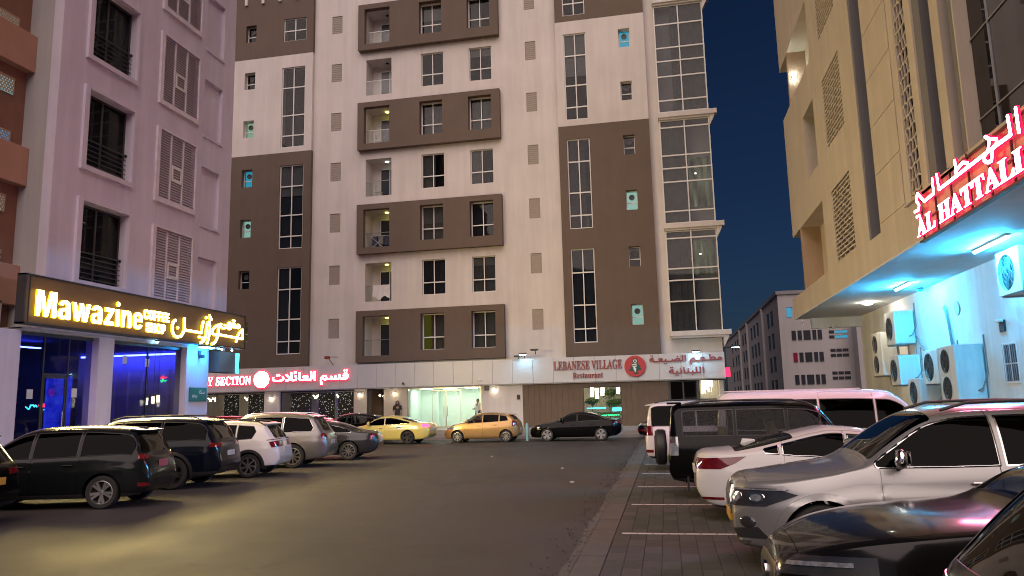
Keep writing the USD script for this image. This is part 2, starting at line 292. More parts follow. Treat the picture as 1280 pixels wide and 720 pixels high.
# ================================================================ main apartment building
FY = 44.0; ST = 3.405
main = thing('apartment_block', 'tall white and brown apartment block with shops on its ground floor', 'building')
holes = []                             # (x0,x1,z0,z1) cut into the facade
def hole(*a): holes.append(a); return a
def panel(name, x0, x1, z0, z1, y0, y1, m, parent=main):
    p = sbox(x0, z0, x1, z1)
    hs = [sbox(a[0], a[2], a[1], a[3]) for a in holes if a[0] < x1 and a[1] > x0 and a[2] < z1 and a[3] > z0]
    if hs: p = p.difference(shapely.union_all(hs))
    return obj(name, ext_xz(p, y0, y1), m, parent)
def curtain(parent, x0, x1, z0, z1, y, m, seed=0, gap=0.):
    n = 28; r = np.random.default_rng(seed); ph = r.uniform(0, 6, 3)
    xs = np.linspace(x0, x1, n); ys = y+.025*np.sin(xs*38+ph[0])+.015*np.sin(xs*17+ph[1])
    v = np.array([(a, b, z) for a, b in zip(xs, ys) for z in (z0, z1)]); f = []
    for i in range(n-1):
        if gap and abs(xs[i]-(x0+x1)/2) < gap: continue
        f.append((2*i, 2*i+2, 2*i+3, 2*i+1))
    obj('curtain', (v, np.array(f)), m, parent, smooth=True)
def window(x0, x1, z0, z1, yf, cols, rows, parent=main, fm='frame_white', cm=None, lit=None, pm='glass_window', bar=.055, seed=0, fan=False, gap=0., name='window'):
    """frame in the plane yf facing -y; cols/rows: dividing positions"""
    fr = MB(); xs = [x0, *cols, x1]; zs = [z0, *rows, z1]
    fr.box(x0, x0+bar, yf, yf+.08, z0, z1).box(x1-bar, x1, yf, yf+.08, z0, z1).box(x0+bar, x1-bar, yf, yf+.08, z0, z0+bar).box(x0+bar, x1-bar, yf, yf+.08, z1-bar, z1)
    for z in rows: fr.box(x0+bar, x1-bar, yf+.003, yf+.077, z-bar*.6, z+bar*.6)
    for c in cols: fr.box(c-bar*.5, c+bar*.5, yf-.004, yf+.083, z0+bar, z1-bar)
    w = obj(name, fr, fm, parent)
    for i in range(len(xs)-1):
        for j in range(len(zs)-1):
            obj('pane', BX(xs[i]+.01, xs[i+1]-.01, yf+.036, yf+.044, zs[j]+.01, zs[j+1]-.01), pm, w)
    if lit: obj('lit_blind', BX(x0+.02, x1-.02, yf+.20, yf+.21, z0+.02, z1-.02), lit, w)
    if cm:
        r_ = np.random.default_rng(seed*7+int(abs(x0)*10)); a, b_, c_ = x0+.02, x1-.02, z0+.02
        if r_.random() < .45: b_ = x0+(x1-x0)*r_.uniform(.35, .8)
        elif r_.random() < .3: a = x0+(x1-x0)*r_.uniform(.2, .6)
        curtain(w, a, b_, c_, z1-.02, yf+.15, cm, seed, gap)
    if name == 'window' and not lit and (seed*5+int(abs(x0)*3)) % 4 == 1:      # roller blind part way down
        zz = z1-(z1-z0)*(.25+.12*(seed % 4)); obj('blind', BX(x0+.03, x1-.03, yf+.10, yf+.108, max(zz, z0+.1), z1-.05), 'blind', w)
    if fan:
        c = ((x0+x1)/2, 0, z1-(z1-z0)*.32)
        ring = lathe([(.13, 0), (.17, 0), (.17, .05), (.13, .05)], 20).translate((c[0], yf-.01, c[2]))
        bl = [T(Manifold.cube((.13, .012, .05), True).translate((.075, 0, 0)), [(math.cos(a), 0, math.sin(a)), (0, 1, 0), (-math.sin(a), 0, math.cos(a))], (c[0], yf+.02, c[2])) for a in np.arange(5)*2*PI/5]
        obj('exhaust_fan', Manifold.batch_boolean([ring, lathe([(0, 0), (.13, 0), (.13, .01), (0, .01)], 20).translate((c[0], yf+.03, c[2])), *bl], OP_ADD), 'frame_dark', w)
    return w
todo = []
NS = 9
for n in range(NS):
    dz = ST*n; boxed = n % 2 == 0 and n < 8
    # living room windows
    for c, (a, b) in enumerate(((-14.46, -12.96), (-11.26, -9.78))):
        hole(a, b, 5.26+dz, 7.48+dz)
        lit = {(0, 0): 'win_olive', (2, 1): 'win_yellow'}.get((n, c))
        cm = ['curtain_grey', 'curtain_white', 'curtain_dark', 'curtain_grey', 'curtain_white'][(n*2+c*3) % 5] if n > 0 else 'curtain_white'
        if n >= 5: cm = ['curtain_dark', 'curtain_grey', None][(n+c) % 3]
        todo.append((a, b, 5.26+dz, 7.48+dz, 44.12, [(a+b)/2], [6.05+dz], dict(cm=cm, lit=lit, seed=n*3+c)))
    # vent panels
    for a, b in ((-20.66, -19.94), (-7.6, -6.93)): hole(a, b, 6.22+dz, 7.46+dz)
    # balcony
    hole(-18.22, -16.48, 5.02+dz, 7.48+dz)
    # small bathroom windows
    for a, b, c in ((-26.85, -26.08, 0), (-1.74, -1.06, 1)):
        hole(a, b, 6.24+dz, 7.44+dz)
        lit = {(4, 0): 'win_green', (3, 0): 'win_cyan', (2, 0): 'win_mint', (5, 1): 'win_cyan', (2, 1): 'win_mint', (0, 1): 'win_mint', (0, 0): 'win_olive'}.get((n, c))
        todo.append((a, b, 6.24+dz, 7.44+dz, 44.02, [], [6.72+dz], dict(lit=lit, fan=True, bar=.045)))
for k in range(5):                     # two storey stair windows
    z = 5.32+6.81*k
    for a, b in ((-24.1, -22.42), (-5.13, -3.74)):
        if a < -20 and k == 3: continue
        hole(a, b, z, z+5.58)
        cm = None if k > 1 else 'curtain_dark'
        todo.append((a, b, z, z+5.58, 43.80, [(a+b)/2], [z+.82, z+2.22, z+4.16], dict(cm=cm, seed=k, bar=.06)))
        if k == 1 and a > -10: stair_lit = (a+.3, b-.3, z+.05, z+.75)
hole(-24.05, -22.4, 26.4, 28.0); todo.append((-24.05, -22.4, 26.4, 28.0, 43.80, [-23.22], [27.15], dict(seed=3)))
# base wall leaves the shops open below 3 m
holes.append((-30, 3.3, -1, 3.1))
panel('facade_wall', -30.3, 3.25, 3.1, 36., 44.0, 44.3, 'wall_white')
holes.pop()
for z0, z1, m in ((3.1, 18.6, 'wall_brown'), (18.6, 25.4, 'wall_white'), (25.4, 32.2, 'wall_brown'), (32.2, 36., 'wall_white')):
    panel('brown_panel' if 'brown' in m else 'white_panel', -30.3, -21.9, z0, z1, 43.72, 43.997, m)
    panel('brown_panel' if 'brown' in m else 'white_panel', -5.62, -.17, z0-.04, z1-.04, 43.72, 43.997, m)
for k in range(4):                     # brown boxes standing proud round every other storey
    z = 4.62+6.81*k
    panel('brown_box', -18.66, -9.24, z, z+3.2, 43.62, 43.997, 'wall_brown')
obj('side_wall', MB().box(2.95, 3.25, 44.3, 62, 0, 36).box(-30.3, -30, 44.3, 62, 0, 36).box(-30, 2.95, 61.7, 62, 0, 36), 'wall_white', main)
obj('core', BX(-29.99, 2.94, 45.45, 61.6, 3.3, 35.9), 'dark_room', main)
obj('roof_slab', BX(-30.3, 3.25, 43.9, 62, 36.0, 36.3), 'wall_white', main)
for t in todo:
    window(*t[:7], **t[7])
for n in range(NS):
    dz = ST*n
    for a, b in ((-20.66, -19.94), (-7.6, -6.93)):
        m = MB().box(a, b, 44.05, 44.1, 6.22+dz, 7.46+dz)
        for i in range(9): m.box(a+.03, b-.03, 44.03, 44.05, 6.28+dz+i*.13, 6.36+dz+i*.13)
        obj('vent_panel', m, 'vent_panel', main)
obj('stair_glow_sheet', BX(stair_lit[0], stair_lit[1], 44.25, 44.26, stair_lit[2], stair_lit[3]), 'win_bay', main)  # stair light put into a glowing sheet
for k in range(4): obj('pipe_stub', BX(-26.95+k*1.25, -26.75+k*1.25, 43.6, 43.715, 29.35, 30.1), 'wall_white', main)
# balconies
for n in range(NS):
    dz = ST*n; x0, x1, z0, z1 = -18.22, -16.48, 5.02+dz, 7.48+dz
    lamp = {0: 'lit_bal_yellow', 1: 'lit_bal_yellow', 2: 'lit_bal_yellow', 3: 'lit_bal_white', 4: 'lit_bal_yellow', 5: None}.get(n)
    bm = obj('balcony', MB().box(x0-.1, x0, 44.3, 45.3, z0-.1, z1+.1).box(x1, x1+.1, 44.3, 45.3, z0-.1, z1+.1).box(x0, x1, 44.3, 45.3, z0-.1, z0).box(x0, x1, 44.3, 45.3, z1, z1+.1).box(x0, x1, 45.2, 45.3, z0, z1), 'wall_white', main)
    d = MB().box(x0+.55, x0+.61, 45.12, 45.19, z0, z1-.35).box(x0+1.18, x0+1.25, 45.12, 45.19, z0, z1-.35).box(x0+.55, x1, 45.12, 45.19, z1-.42, z1-.35).box(x0+.61, x1, 45.12, 45.19, z0, z0+.08)
    obj('balcony_door', d, 'frame_white', bm)
    obj('door_pane', BX(x0+.61, x1, 45.15, 45.16, z0+.08, z1-.42), 'far_window', bm)
    obj('glass_railing', BX(x0+.01, x1-.01, 44.06, 44.072, z0+.02, z0+.98), 'glass_clear', bm)
    obj('handrail', BX(x0, x1, 44.05, 44.09, z0+.98, z0+1.02), 'metal_rail', bm)
    obj('ceiling_lamp', lathe([(0, 0), (.11, 0), (.09, .04), (0, .05)], 14, 'z').translate((x1-.55, 44.7, z1-.052)), lamp or 'dark_matte', bm)
    if n == 0: pass
def balc(n): return (-18.22, -16.48, 5.02+ST*n)
# laundry, drying rack, chairs on the balconies
x0, x1, z0 = balc(1)
m = MB(); r = np.random.default_rng(5)
xs = np.linspace(x0+.5, x1-.1, 40)
v = []
for i, x in enumerate(xs):
    drop = .62+.22*meshkit.noise(np.array([x*3.1, 0, 0]), 4)+.1*math.sin(x*9)
    for t in np.linspace(0, 1, 6): v.append((x, 44.02-.03*math.sin(x*21+t*2)-.015, z0+1.03-drop*t))
f = [(i*6+j, i*6+j+1, i*6+j+7, i*6+j+6) for i in range(39) for j in range(5)]
obj('hanging_laundry', (np.array(v), np.array(f)), 'cloth_white', None, smooth=True, label='white laundry draped over the balcony railing of the block', cat='laundry')
x0, x1, z0 = balc(2)
t = thing('drying_rack', 'metal folding clothes rack with dark washing on a lit balcony', 'drying rack', (0, 0, 0))
obj('frame', Manifold.batch_boolean([tube([(x0+.25, 44.35, z0), (x0+1.15, 44.35, z0+.85)], .015, 6), tube([(x0+1.15, 44.35, z0), (x0+.25, 44.35, z0+.85)], .015, 6), tube([(x0+.25, 44.75, z0), (x0+1.15, 44.75, z0+.85)], .015, 6), tube([(x0+1.15, 44.75, z0), (x0+.25, 44.75, z0+.85)], .015, 6), tube([(x0+.15, 44.35, z0+.86), (x1-.2, 44.35, z0+.86)], .015, 6), tube([(x0+.15, 44.75, z0+.86), (x1-.2, 44.75, z0+.86)], .015, 6)], OP_ADD), 'frame_white', t)
for i in range(3): obj('washing', rbox(x0+.3+i*.42, x0+.62+i*.42, 44.36, 44.74, z0+.25+.1*(i % 2), z0+.9, .03, 5), ('cloth_blue', 'cloth_grey', 'cloth_blue')[i], t)
for n, lab in ((3, 'white balcony chair turned sideways beside potted plants'), (4, 'white plastic chair on the balcony above the plain white storey')):
    x0, x1, z0 = balc(n); t = thing('balcony_chair', lab, 'chair', (x0+.62, 44.6, z0))
    obj('seat', rbox(-.22, .22, -.22, .22, .40, .45, .02, 6), 'cloth_white', t); obj('backrest', rbox(-.22, -.17, -.22, .22, .45, .88, .02, 6), 'cloth_white', t)
    for a in (-.18, .18):
        for b in (-.18, .18): obj('leg', cyl((a, b, 0), (a, b, .41), .018, None, 6), 'cloth_white', t)
# glazed bay at the right hand end
BX0, BX1, BY = .42, 3.30, 43.5
bay = obj('glazed_bay', MB().box(BX0, BX0+.1, BY+.1, 44, 5.6, 36).box(BX1-.1, BX1, BY+.1, 44, 5.6, 36), 'wall_white', main)
stages = ((5.62, 11.55, [5.86, 7.45, 8.66, 9.34, 11.12]), (11.98, 18.25, [12.72, 14.48, 15.30, 16.08, 17.80]), (18.72, 25.5, [19.48, 20.98, 21.95, 22.80, 24.30]), (25.9, 32.4, [26.3, 27.8, 28.77, 29.6, 31.1]))
for z0, z1, rows in stages:
    low = z0 < 6
    w = window(BX0, BX1, z0, z1, BY, [(BX0+BX1)/2], rows if rows[0]-z0 > .4 else rows[1:], bar=.065, cm=None if z0 < 13 else 'curtain_grey', seed=int(z0), name='bay_window', parent=main)
    if z0 < 13:
        curtain(w, BX0+.05, (BX0+BX1)/2+.1, z0+.1, z1-.1, BY+.15, 'curtain_grey', 5)
        obj('room_glow_sheet', BX(1.95, 3.15, BY+.45, BY+.46, (9.0 if low else 13.0), (11.0 if low else 16.0)), 'win_bay', w)  # room light put into a glowing sheet behind the bay glass
        obj('room_lamp', sph((2.35, BY+.40, 10.2 if low else 15.0), .045, 8), 'lit_white_lamp', w)
for z in (5.34, 11.56, 18.26, 25.52, 32.42):
    led = Manifold.batch_boolean([bx(BX0-.04, 3.74, BY-.22, 43.99, z+.12, z+.40), bx(BX0+.02, 3.6, BY-.12, 43.98, z, z+.13)], OP_ADD)
    obj('ledge', led, 'wall_white', main)
    obj('ledge_bracket', T(ext(Polygon([(3.31, z-.55), (3.60, z), (3.31, z)]), .55), [(1, 0, 0), (0, 0, 1), (0, 1, 0)], (0, BY-.1, 0)), 'wall_white', main)
# ---------------------------------------------------------------- pavement and shop front
obj('pavement', MB().box(-45, 4.2, 41.9, 44, -.2, .52).box(-45, 4.2, 41.5, 41.9, -.2, .34).box(-45, 4.2, 41.1, 41.5, -.2, .17), 'step_stone', kind='structure')
SF = 43.55; PZ = .52
fas = obj('fascia', MB().box(-30.3, 3.2, 43.24, 43.99, 3.06, 4.46), 'joint', main)
x = -18.31-1.2*10
while x < 3.1:
    x1 = min(x+1.188, 3.25); obj('fascia_panel', rbox(x, x1, 43.20, 43.25, 3.05, 4.48, .006, 4), 'fascia', fas); x += 1.2
obj('shop_ceiling', BX(-30.3, 3.25, 43.3, 48, 3.0, 3.05), 'wall_white', main)
obj('ground_floor_slab', BX(-30.3, 3.25, 44.0, 48, .40, .515), 'tile_floor', main)
obj('shop_back_wall', BX(-30.3, 3.25, 47.9, 48.1, .5, 3.0), 'dark_room', main)
def wallseg(x0, x1, m, name='shop_wall', y0=SF, y1=SF+.25, z0=PZ, z1=3.0): return obj(name, BX(x0, x1, y0, y1, z0, z1), m, main)
def partition(*xs):
    for x in xs: obj('partition_wall', BX(x-.06, x+.06, 43.82, 47.9, PZ, 3.0), 'interior_cream', main)
wallseg(-24.7, -23.65, 'wall_white'); wallseg(-18.72, -17.9, 'stone_cream'); wallseg(-16.78, -15.3, 'stone_cream'); wallseg(-10.68, -8.22, 'wall_white')
p = sbox(-8.2, PZ, .13, 3.0).difference(sbox(-4.7, .9, -2.5, 2.76))
cl = obj('wood_cladding', ext_xz(p, SF+.04, SF+.25), 'wood_clad', main)
x = -8.2
while x < .1:                          # upright boards of the cladding
    x1 = min(x+.33, .13); q = sbox(x+.004, PZ, x1-.004, 3.0).difference(sbox(-4.7, .9, -2.5, 2.76))
    if not q.is_empty: obj('board', ext_xz(q, SF, SF+.037), 'wood_clad', cl)
    x += .33
partition(-24.7, -18.3, -16.8, -15.32, -10.6, -5.4, -1.6, .15, 1.75)
# family section windows: planted screens with fairy lights, lamps between
def shop_glass(x0, x1, n, z1=2.92, z0=PZ):
    w = obj('shop_window', MB().box(x0, x1, SF+.1, SF+.16, z0, z0+.08).box(x0, x1, SF+.1, SF+.16, z1, z1+.08).box(x0, x0+.05, SF+.1, SF+.16, z0, z1).box(x1-.05, x1, SF+.1, SF+.16, z0, z1), 'frame_dark', main)
    for i in range(n):
        a, b = x0+.05+(x1-x0-.1)*i/n, x0+.05+(x1-x0-.1)*(i+1)/n
        obj('pane', BX(a+.006, b-.006, SF+.125, SF+.137, z0+.08, z1), 'glass_clear', w)
    return w
shop_glass(-30.2, -24.72, 4); shop_glass(-23.62, -18.74, 4); shop_glass(-17.88, -16.8, 1)
obj('shop_room_wall', MB().box(-30.2, -24.78, 46.8, 46.9, PZ, 3).box(-24.6, -18.4, 46.8, 46.9, PZ, 3), 'interior_cream', main)
obj('shop_room_wall', BX(-18.2, -16.85, 45.2, 45.3, PZ, 3), 'interior_brown', main)
def leafball(pts, n, size, seed, squash=1.):
    r = np.random.default_rng(seed); P = np.asarray(pts)[r.integers(0, len(pts), n)]; c = P[:, :3]+r.normal(size=(n, 3))*P[:, 3:4]*.5*np.array([1, 1, squash])
    d = r.normal(size=(n, 3)); d /= np.linalg.norm(d, axis=1, keepdims=True); e = np.cross(d, r.normal(size=(n, 3))); e /= np.linalg.norm(e, axis=1, keepdims=True)
    s = size*r.uniform(.6, 1.3, (n, 1)); v = np.stack([c-d*s, c+e*s*.4, c+d*s, c-e*s*.4], 1).reshape(-1, 3)
    return v, np.arange(4*n).reshape(n, 4)
def fairy(x0, x1, y, z0, z1, n, seed, s=.012):
    r = np.random.default_rng(seed); m = MB()
    o = np.array([(1, 0, 0), (-1, 0, 0), (0, 1, 0), (0, -1, 0), (0, 0, 1), (0, 0, -1)], float); F = np.array([(0, 2, 4), (2, 1, 4), (1, 3, 4), (3, 0, 4), (2, 0, 5), (1, 2, 5), (3, 1, 5), (0, 3, 5)])
    for _ in range(n):
        c = np.array([r.uniform(x0, x1), y-r.uniform(0, .05), r.uniform(z0, z1)]); m.v.append(c+o*s); m.f.append(F+m.n); m.n += 6
    return m
for i, (a, b) in enumerate(((-27.75, -26.75), (-26.05, -25.0), (-23.1, -21.75), (-21.25, -20.2), (-19.95, -18.95))):
    t = thing('planted_screen', ['first planted screen left behind the glass by the coffee shop corner', 'second planted screen, beside the white shop pillar', 'planted screen with blue glow right of the white shop pillar', 'middle planted screen with fairy lights under the white lettering', 'planted screen with fairy lights nearest the brown entrance'][i], 'plant screen')
    obj('backing', BX(a, b, 44.02, 44.1, PZ+.25, 2.88), 'dark_matte', t)
    g = np.random.default_rng(i); pts = np.c_[g.uniform(a, b, 500), np.full(500, 43.99), g.uniform(PZ+.3, 2.85, 500), np.full(500, .05)]
    obj('foliage', leafball(pts, 1500, .05, i), 'leaf_dark', t, kind='stuff')
    obj('fairy_lights', fairy(a, b, 43.93, PZ+.3, 2.85, 70, i), 'fairy', t, kind='stuff')
for i, x in enumerate((-29.0, -26.4, -21.5, -20.08, -18.85, -24.9)):
    t = thing('chandelier', ['glass chandelier at the far left shop window', 'glass chandelier between the two left planted screens', 'brightest glass chandelier between planted screens', 'glass chandelier right of the middle planted screen', 'glass chandelier at the right edge of the family section glass', 'glass chandelier beside the white shop pillar'][i], 'chandelier', (x, 44.6 if i != 2 else 44.3, 2.98))
    obj('rod', cyl((0, 0, -.2), (0, 0, 0), .015, None, 6), 'chrome', t)
    m = MB()
    for k in range(10):
        a = k*2*PI/10; rr = .14 if k % 2 else .22; m.add(sph((rr*math.cos(a), rr*math.sin(a), -.28-.07*(k % 3)), .045, 8))
    obj('bulb', m, 'lit_chandelier', t)
obj('blue_cushion_glow', rbox(-22.3, -21.6, 43.8, 43.98, .95, 1.15, .05, 6), 'lit_blue_strip', None, label='small blue lamp low behind the family section glass', cat='lamp')
t = thing('wall_ivy', 'dark climbing ivy on the brown entrance wall', 'plant'); g = np.random.default_rng(3); pts = np.c_[g.uniform(-17.5, -16.9, 80), np.full(80, 45.12), g.uniform(1.4, 2.9, 80), np.full(80, .1)]
obj('foliage', leafball(pts, 500, .06, 9), 'leaf', t, kind='stuff')
# wall spots under the fascia
def wall_spot(x, z, lab, y=SF, m='lit_warm_spot'):
    t = thing('wall_spot', lab, 'lamp', (x, y, z))
    obj('bracket', rbox(-.05, .05, -.10, -.004, -.03, .05, .01, 5), 'frame_white', t); obj('lens', sph((0, -.10, -.02), .055, 10), m, t)
for x, z, lab in ((-18.3, 2.72, 'small round wall lamp on the narrow cream pillar'), (-16.1, 2.72, 'small round wall lamp on the cream wall left of the lobby'), (-9.9, 2.78, 'small round wall lamp on the white wall right of the lobby'), (-24.2, 2.62, 'small round wall lamp on the white pillar of the family section'), (-17.0, 2.6, 'small round lamp inside the brown entrance')): wall_spot(x, z, lab, SF if x > -17.5 or x < -17.9 else 43.9)
# lobby
lob = (-15.27, -10.7)
obj('lobby_room', MB().box(lob[0], lob[1], 46.0, 46.1, PZ, 2.98).box(lob[0]-.02, lob[0]+.06, 43.85, 46, PZ, 2.98).box(lob[1]-.06, lob[1]+.02, 43.85, 46, PZ, 2.98).box(lob[0]+1.2, lob[0]+1.28, 45.6, 46, PZ, 2.98).box(lob[0]+.06, lob[1]-.06, 43.85, 46., 2.93, 2.99), 'interior_green_white', main)
obj('lobby_floor', BX(lob[0], lob[1], SF, 46, PZ-.02, PZ+.01), 'tile_floor', main)
lf = MB()
for x in (-14.5, -13.0, -11.6): lf.box(x-.30, x+.30, 44.5, 45.1, 2.89, 2.92)
obj('ceiling_light_panel', lf, 'lit_lobby', main)
gl = obj('lobby_glazing', MB().box(lob[0], lob[1], SF+.02, SF+.12, 2.92, 3.0).box(lob[0], lob[0]+.06, SF+.02, SF+.12, PZ, 2.92).box(lob[1]-.06, lob[1], SF+.02, SF+.12, PZ, 2.92).box(lob[0], lob[1], SF+.02, SF+.12, PZ, PZ+.05), 'steel', main)
for a, b in ((-15.2, -13.78), (-11.95, -10.76)): obj('pane', BX(a, b, SF+.06, SF+.075, PZ+.05, 2.92), 'glass_clear', gl)
for a, b, h in ((-13.76, -12.9, 1), (-12.88, -11.97, -1)):
    d = obj('glass_door', MB().box(a, b, SF+.05, SF+.09, PZ+.06, PZ+.16).box(a, b, SF+.05, SF+.09, 2.74, 2.82).box(a, a+.03, SF+.05, SF+.09, PZ+.16, 2.74).box(b-.03, b, SF+.05, SF+.09, PZ+.16, 2.74), 'steel', main)
    obj('pane', BX(a+.03, b-.03, SF+.064, SF+.076, PZ+.16, 2.74), 'glass_clear', d)
    xx = b-.10 if h > 0 else a+.10; obj('handle', tube([(xx, SF+.05, 1.25), (xx, SF-.01, 1.28), (xx, SF-.01, 1.85), (xx, SF+.05, 1.88)], .015, 6), 'chrome', d)
# restaurant window with lights, plants and a green strip
RW = (-4.7, -2.5, .9, 2.76)
fr = MB().box(RW[0], RW[0]+.05, SF+.05, SF+.15, RW[2], RW[3]).box(RW[1]-.05, RW[1], SF+.05, SF+.15, RW[2], RW[3]).box(RW[0], RW[1], SF+.05, SF+.15, RW[3]-.05, RW[3]).box(RW[0], RW[1], SF+.05, SF+.15, RW[2], RW[2]+.05)
w = obj('restaurant_window', fr, 'frame_dark', main); obj('pane', BX(RW[0]+.05, RW[1]-.05, SF+.09, SF+.10, RW[2]+.05, RW[3]-.05), 'glass_clear', w)
obj('restaurant_room', MB().box(-5.3, -1.7, 46.5, 46.6, PZ, 3), 'interior_cream', main)
for i, (x, yy, z, h) in enumerate(((-4.25, 44.4, 2.75, .6), (-3.65, 44.5, 2.7, .5), (-2.72, 44.1, 2.75, .45), (-4.05, 45.2, 2.7, .7))):
    t = thing('pendant_lamp', ['long glowing pendant lamp at the left of the restaurant window', 'glowing pendant lamp in the middle of the restaurant window', 'glowing pendant lamp at the right of the restaurant window', 'rear glowing pendant lamp deep in the restaurant window'][i], 'lamp', (x, yy, z))
    obj('cord', cyl((0, 0, 0), (0, 0, .25), .01, None, 5), 'frame_dark', t)
    m = MB()
    for k in range(7): m.add(cyl((.09*math.cos(k*.9), .09*math.sin(k*.9), -h*(.6+.4*math.sin(k*2.1)**2)), (.09*math.cos(k*.9), .09*math.sin(k*.9), 0), .022, None, 6))
    obj('glass_tubes', m, 'lit_chandelier', t)
for i, (x, yy, z, s) in enumerate(((-3.3, 45.0, 2.35, .5), (-3.0, 44.7, 1.75, .4), (-4.3, 44.8, 1.9, .3))):
    t = thing('indoor_tree', ['leafy indoor tree under the restaurant ceiling', 'bushy indoor plant right of centre in the restaurant window', 'small indoor plant at left in the restaurant window'][i], 'plant', (0, 0, 0))
    obj('trunk', cyl((x, yy, PZ), (x, yy, z), .03, .02, 6), 'wood_clad', t); obj('foliage', leafball([(x, yy, z, s), (x+s*.5, yy, z+.1, s*.7), (x-s*.5, yy, z+.05, s*.7)], 700, .07, i+40, .6), 'leaf', t, kind='stuff')
obj('light_strip', rbox(-4.6, -3.5, 44.5, 44.56, 1.50, 1.56, .02, 6), 'neon_cyan', None, label='blue light strip along the counter left in the restaurant window', cat='lamp')
obj('light_strip', rbox(-3.1, -2.55, 44.2, 44.26, 1.35, 1.55, .02, 6), 'neon_cyan', None, label='blue glowing counter edge right in the restaurant window', cat='lamp')
hp = np.c_[np.linspace(-4.2, -2.7, 60), np.full(60, 43.95), 1.18+.06*np.sin(np.arange(60)*1.7), np.full(60, .09)]
t = thing('window_hedge', 'green lit low hedge inside the restaurant window', 'plant'); obj('foliage', leafball(hp, 700, .05, 77), 'leaf', t, kind='stuff'); obj('green_tube', cyl((-4.2, 43.9, 1.12), (-2.7, 43.9, 1.14), .025, None, 8), 'neon_green', t)
# right end: dark door and warm window
obj('entrance_door', MB().box(.17, .25, SF, SF+.1, PZ, 3).box(.9, .98, SF, SF+.1, PZ, 3).box(1.66, 1.74, SF, SF+.1, PZ, 3).box(.25, 1.66, SF, SF+.1, 2.92, 3.0), 'frame_dark', main)
obj('door_pane', MB().box(.25, .9, SF+.04, SF+.05, PZ, 2.92).box(.98, 1.66, SF+.04, SF+.05, PZ, 2.92), 'glass_window', main)
w = obj('warm_window', MB().box(1.76, 1.84, SF, SF+.1, PZ, 3).box(3.14, 3.22, SF, SF+.1, PZ, 3).box(1.84, 3.14, SF, SF+.1, 2.94, 3.0), 'frame_dark', main); obj('pane', BX(1.84, 3.14, SF+.04, SF+.05, PZ, 2.94), 'glass_clear', w)
obj('warm_room_wall', MB().box(1.82, 2.93, 45.2, 45.3, PZ, 3), 'interior_cream', main)
t = thing('bead_chandelier', 'gold beaded chandelier in the warm window at the right end', 'chandelier', (2.25, 44.2, 2.95)); m = MB()
for k in range(16): m.add(cyl((.32*math.cos(k*1.3)*((k % 3)+1)/3, .2*math.sin(k*1.3), -.35-.45*((k*7) % 5)/5), (.32*math.cos(k*1.3)*((k % 3)+1)/3, .2*math.sin(k*1.3), 0), .016, None, 5))
obj('bead_strands', m, 'lit_chandelier', t); obj('plate', bx(-.4, .4, -.25, .25, 0, .03), 'chrome', t)
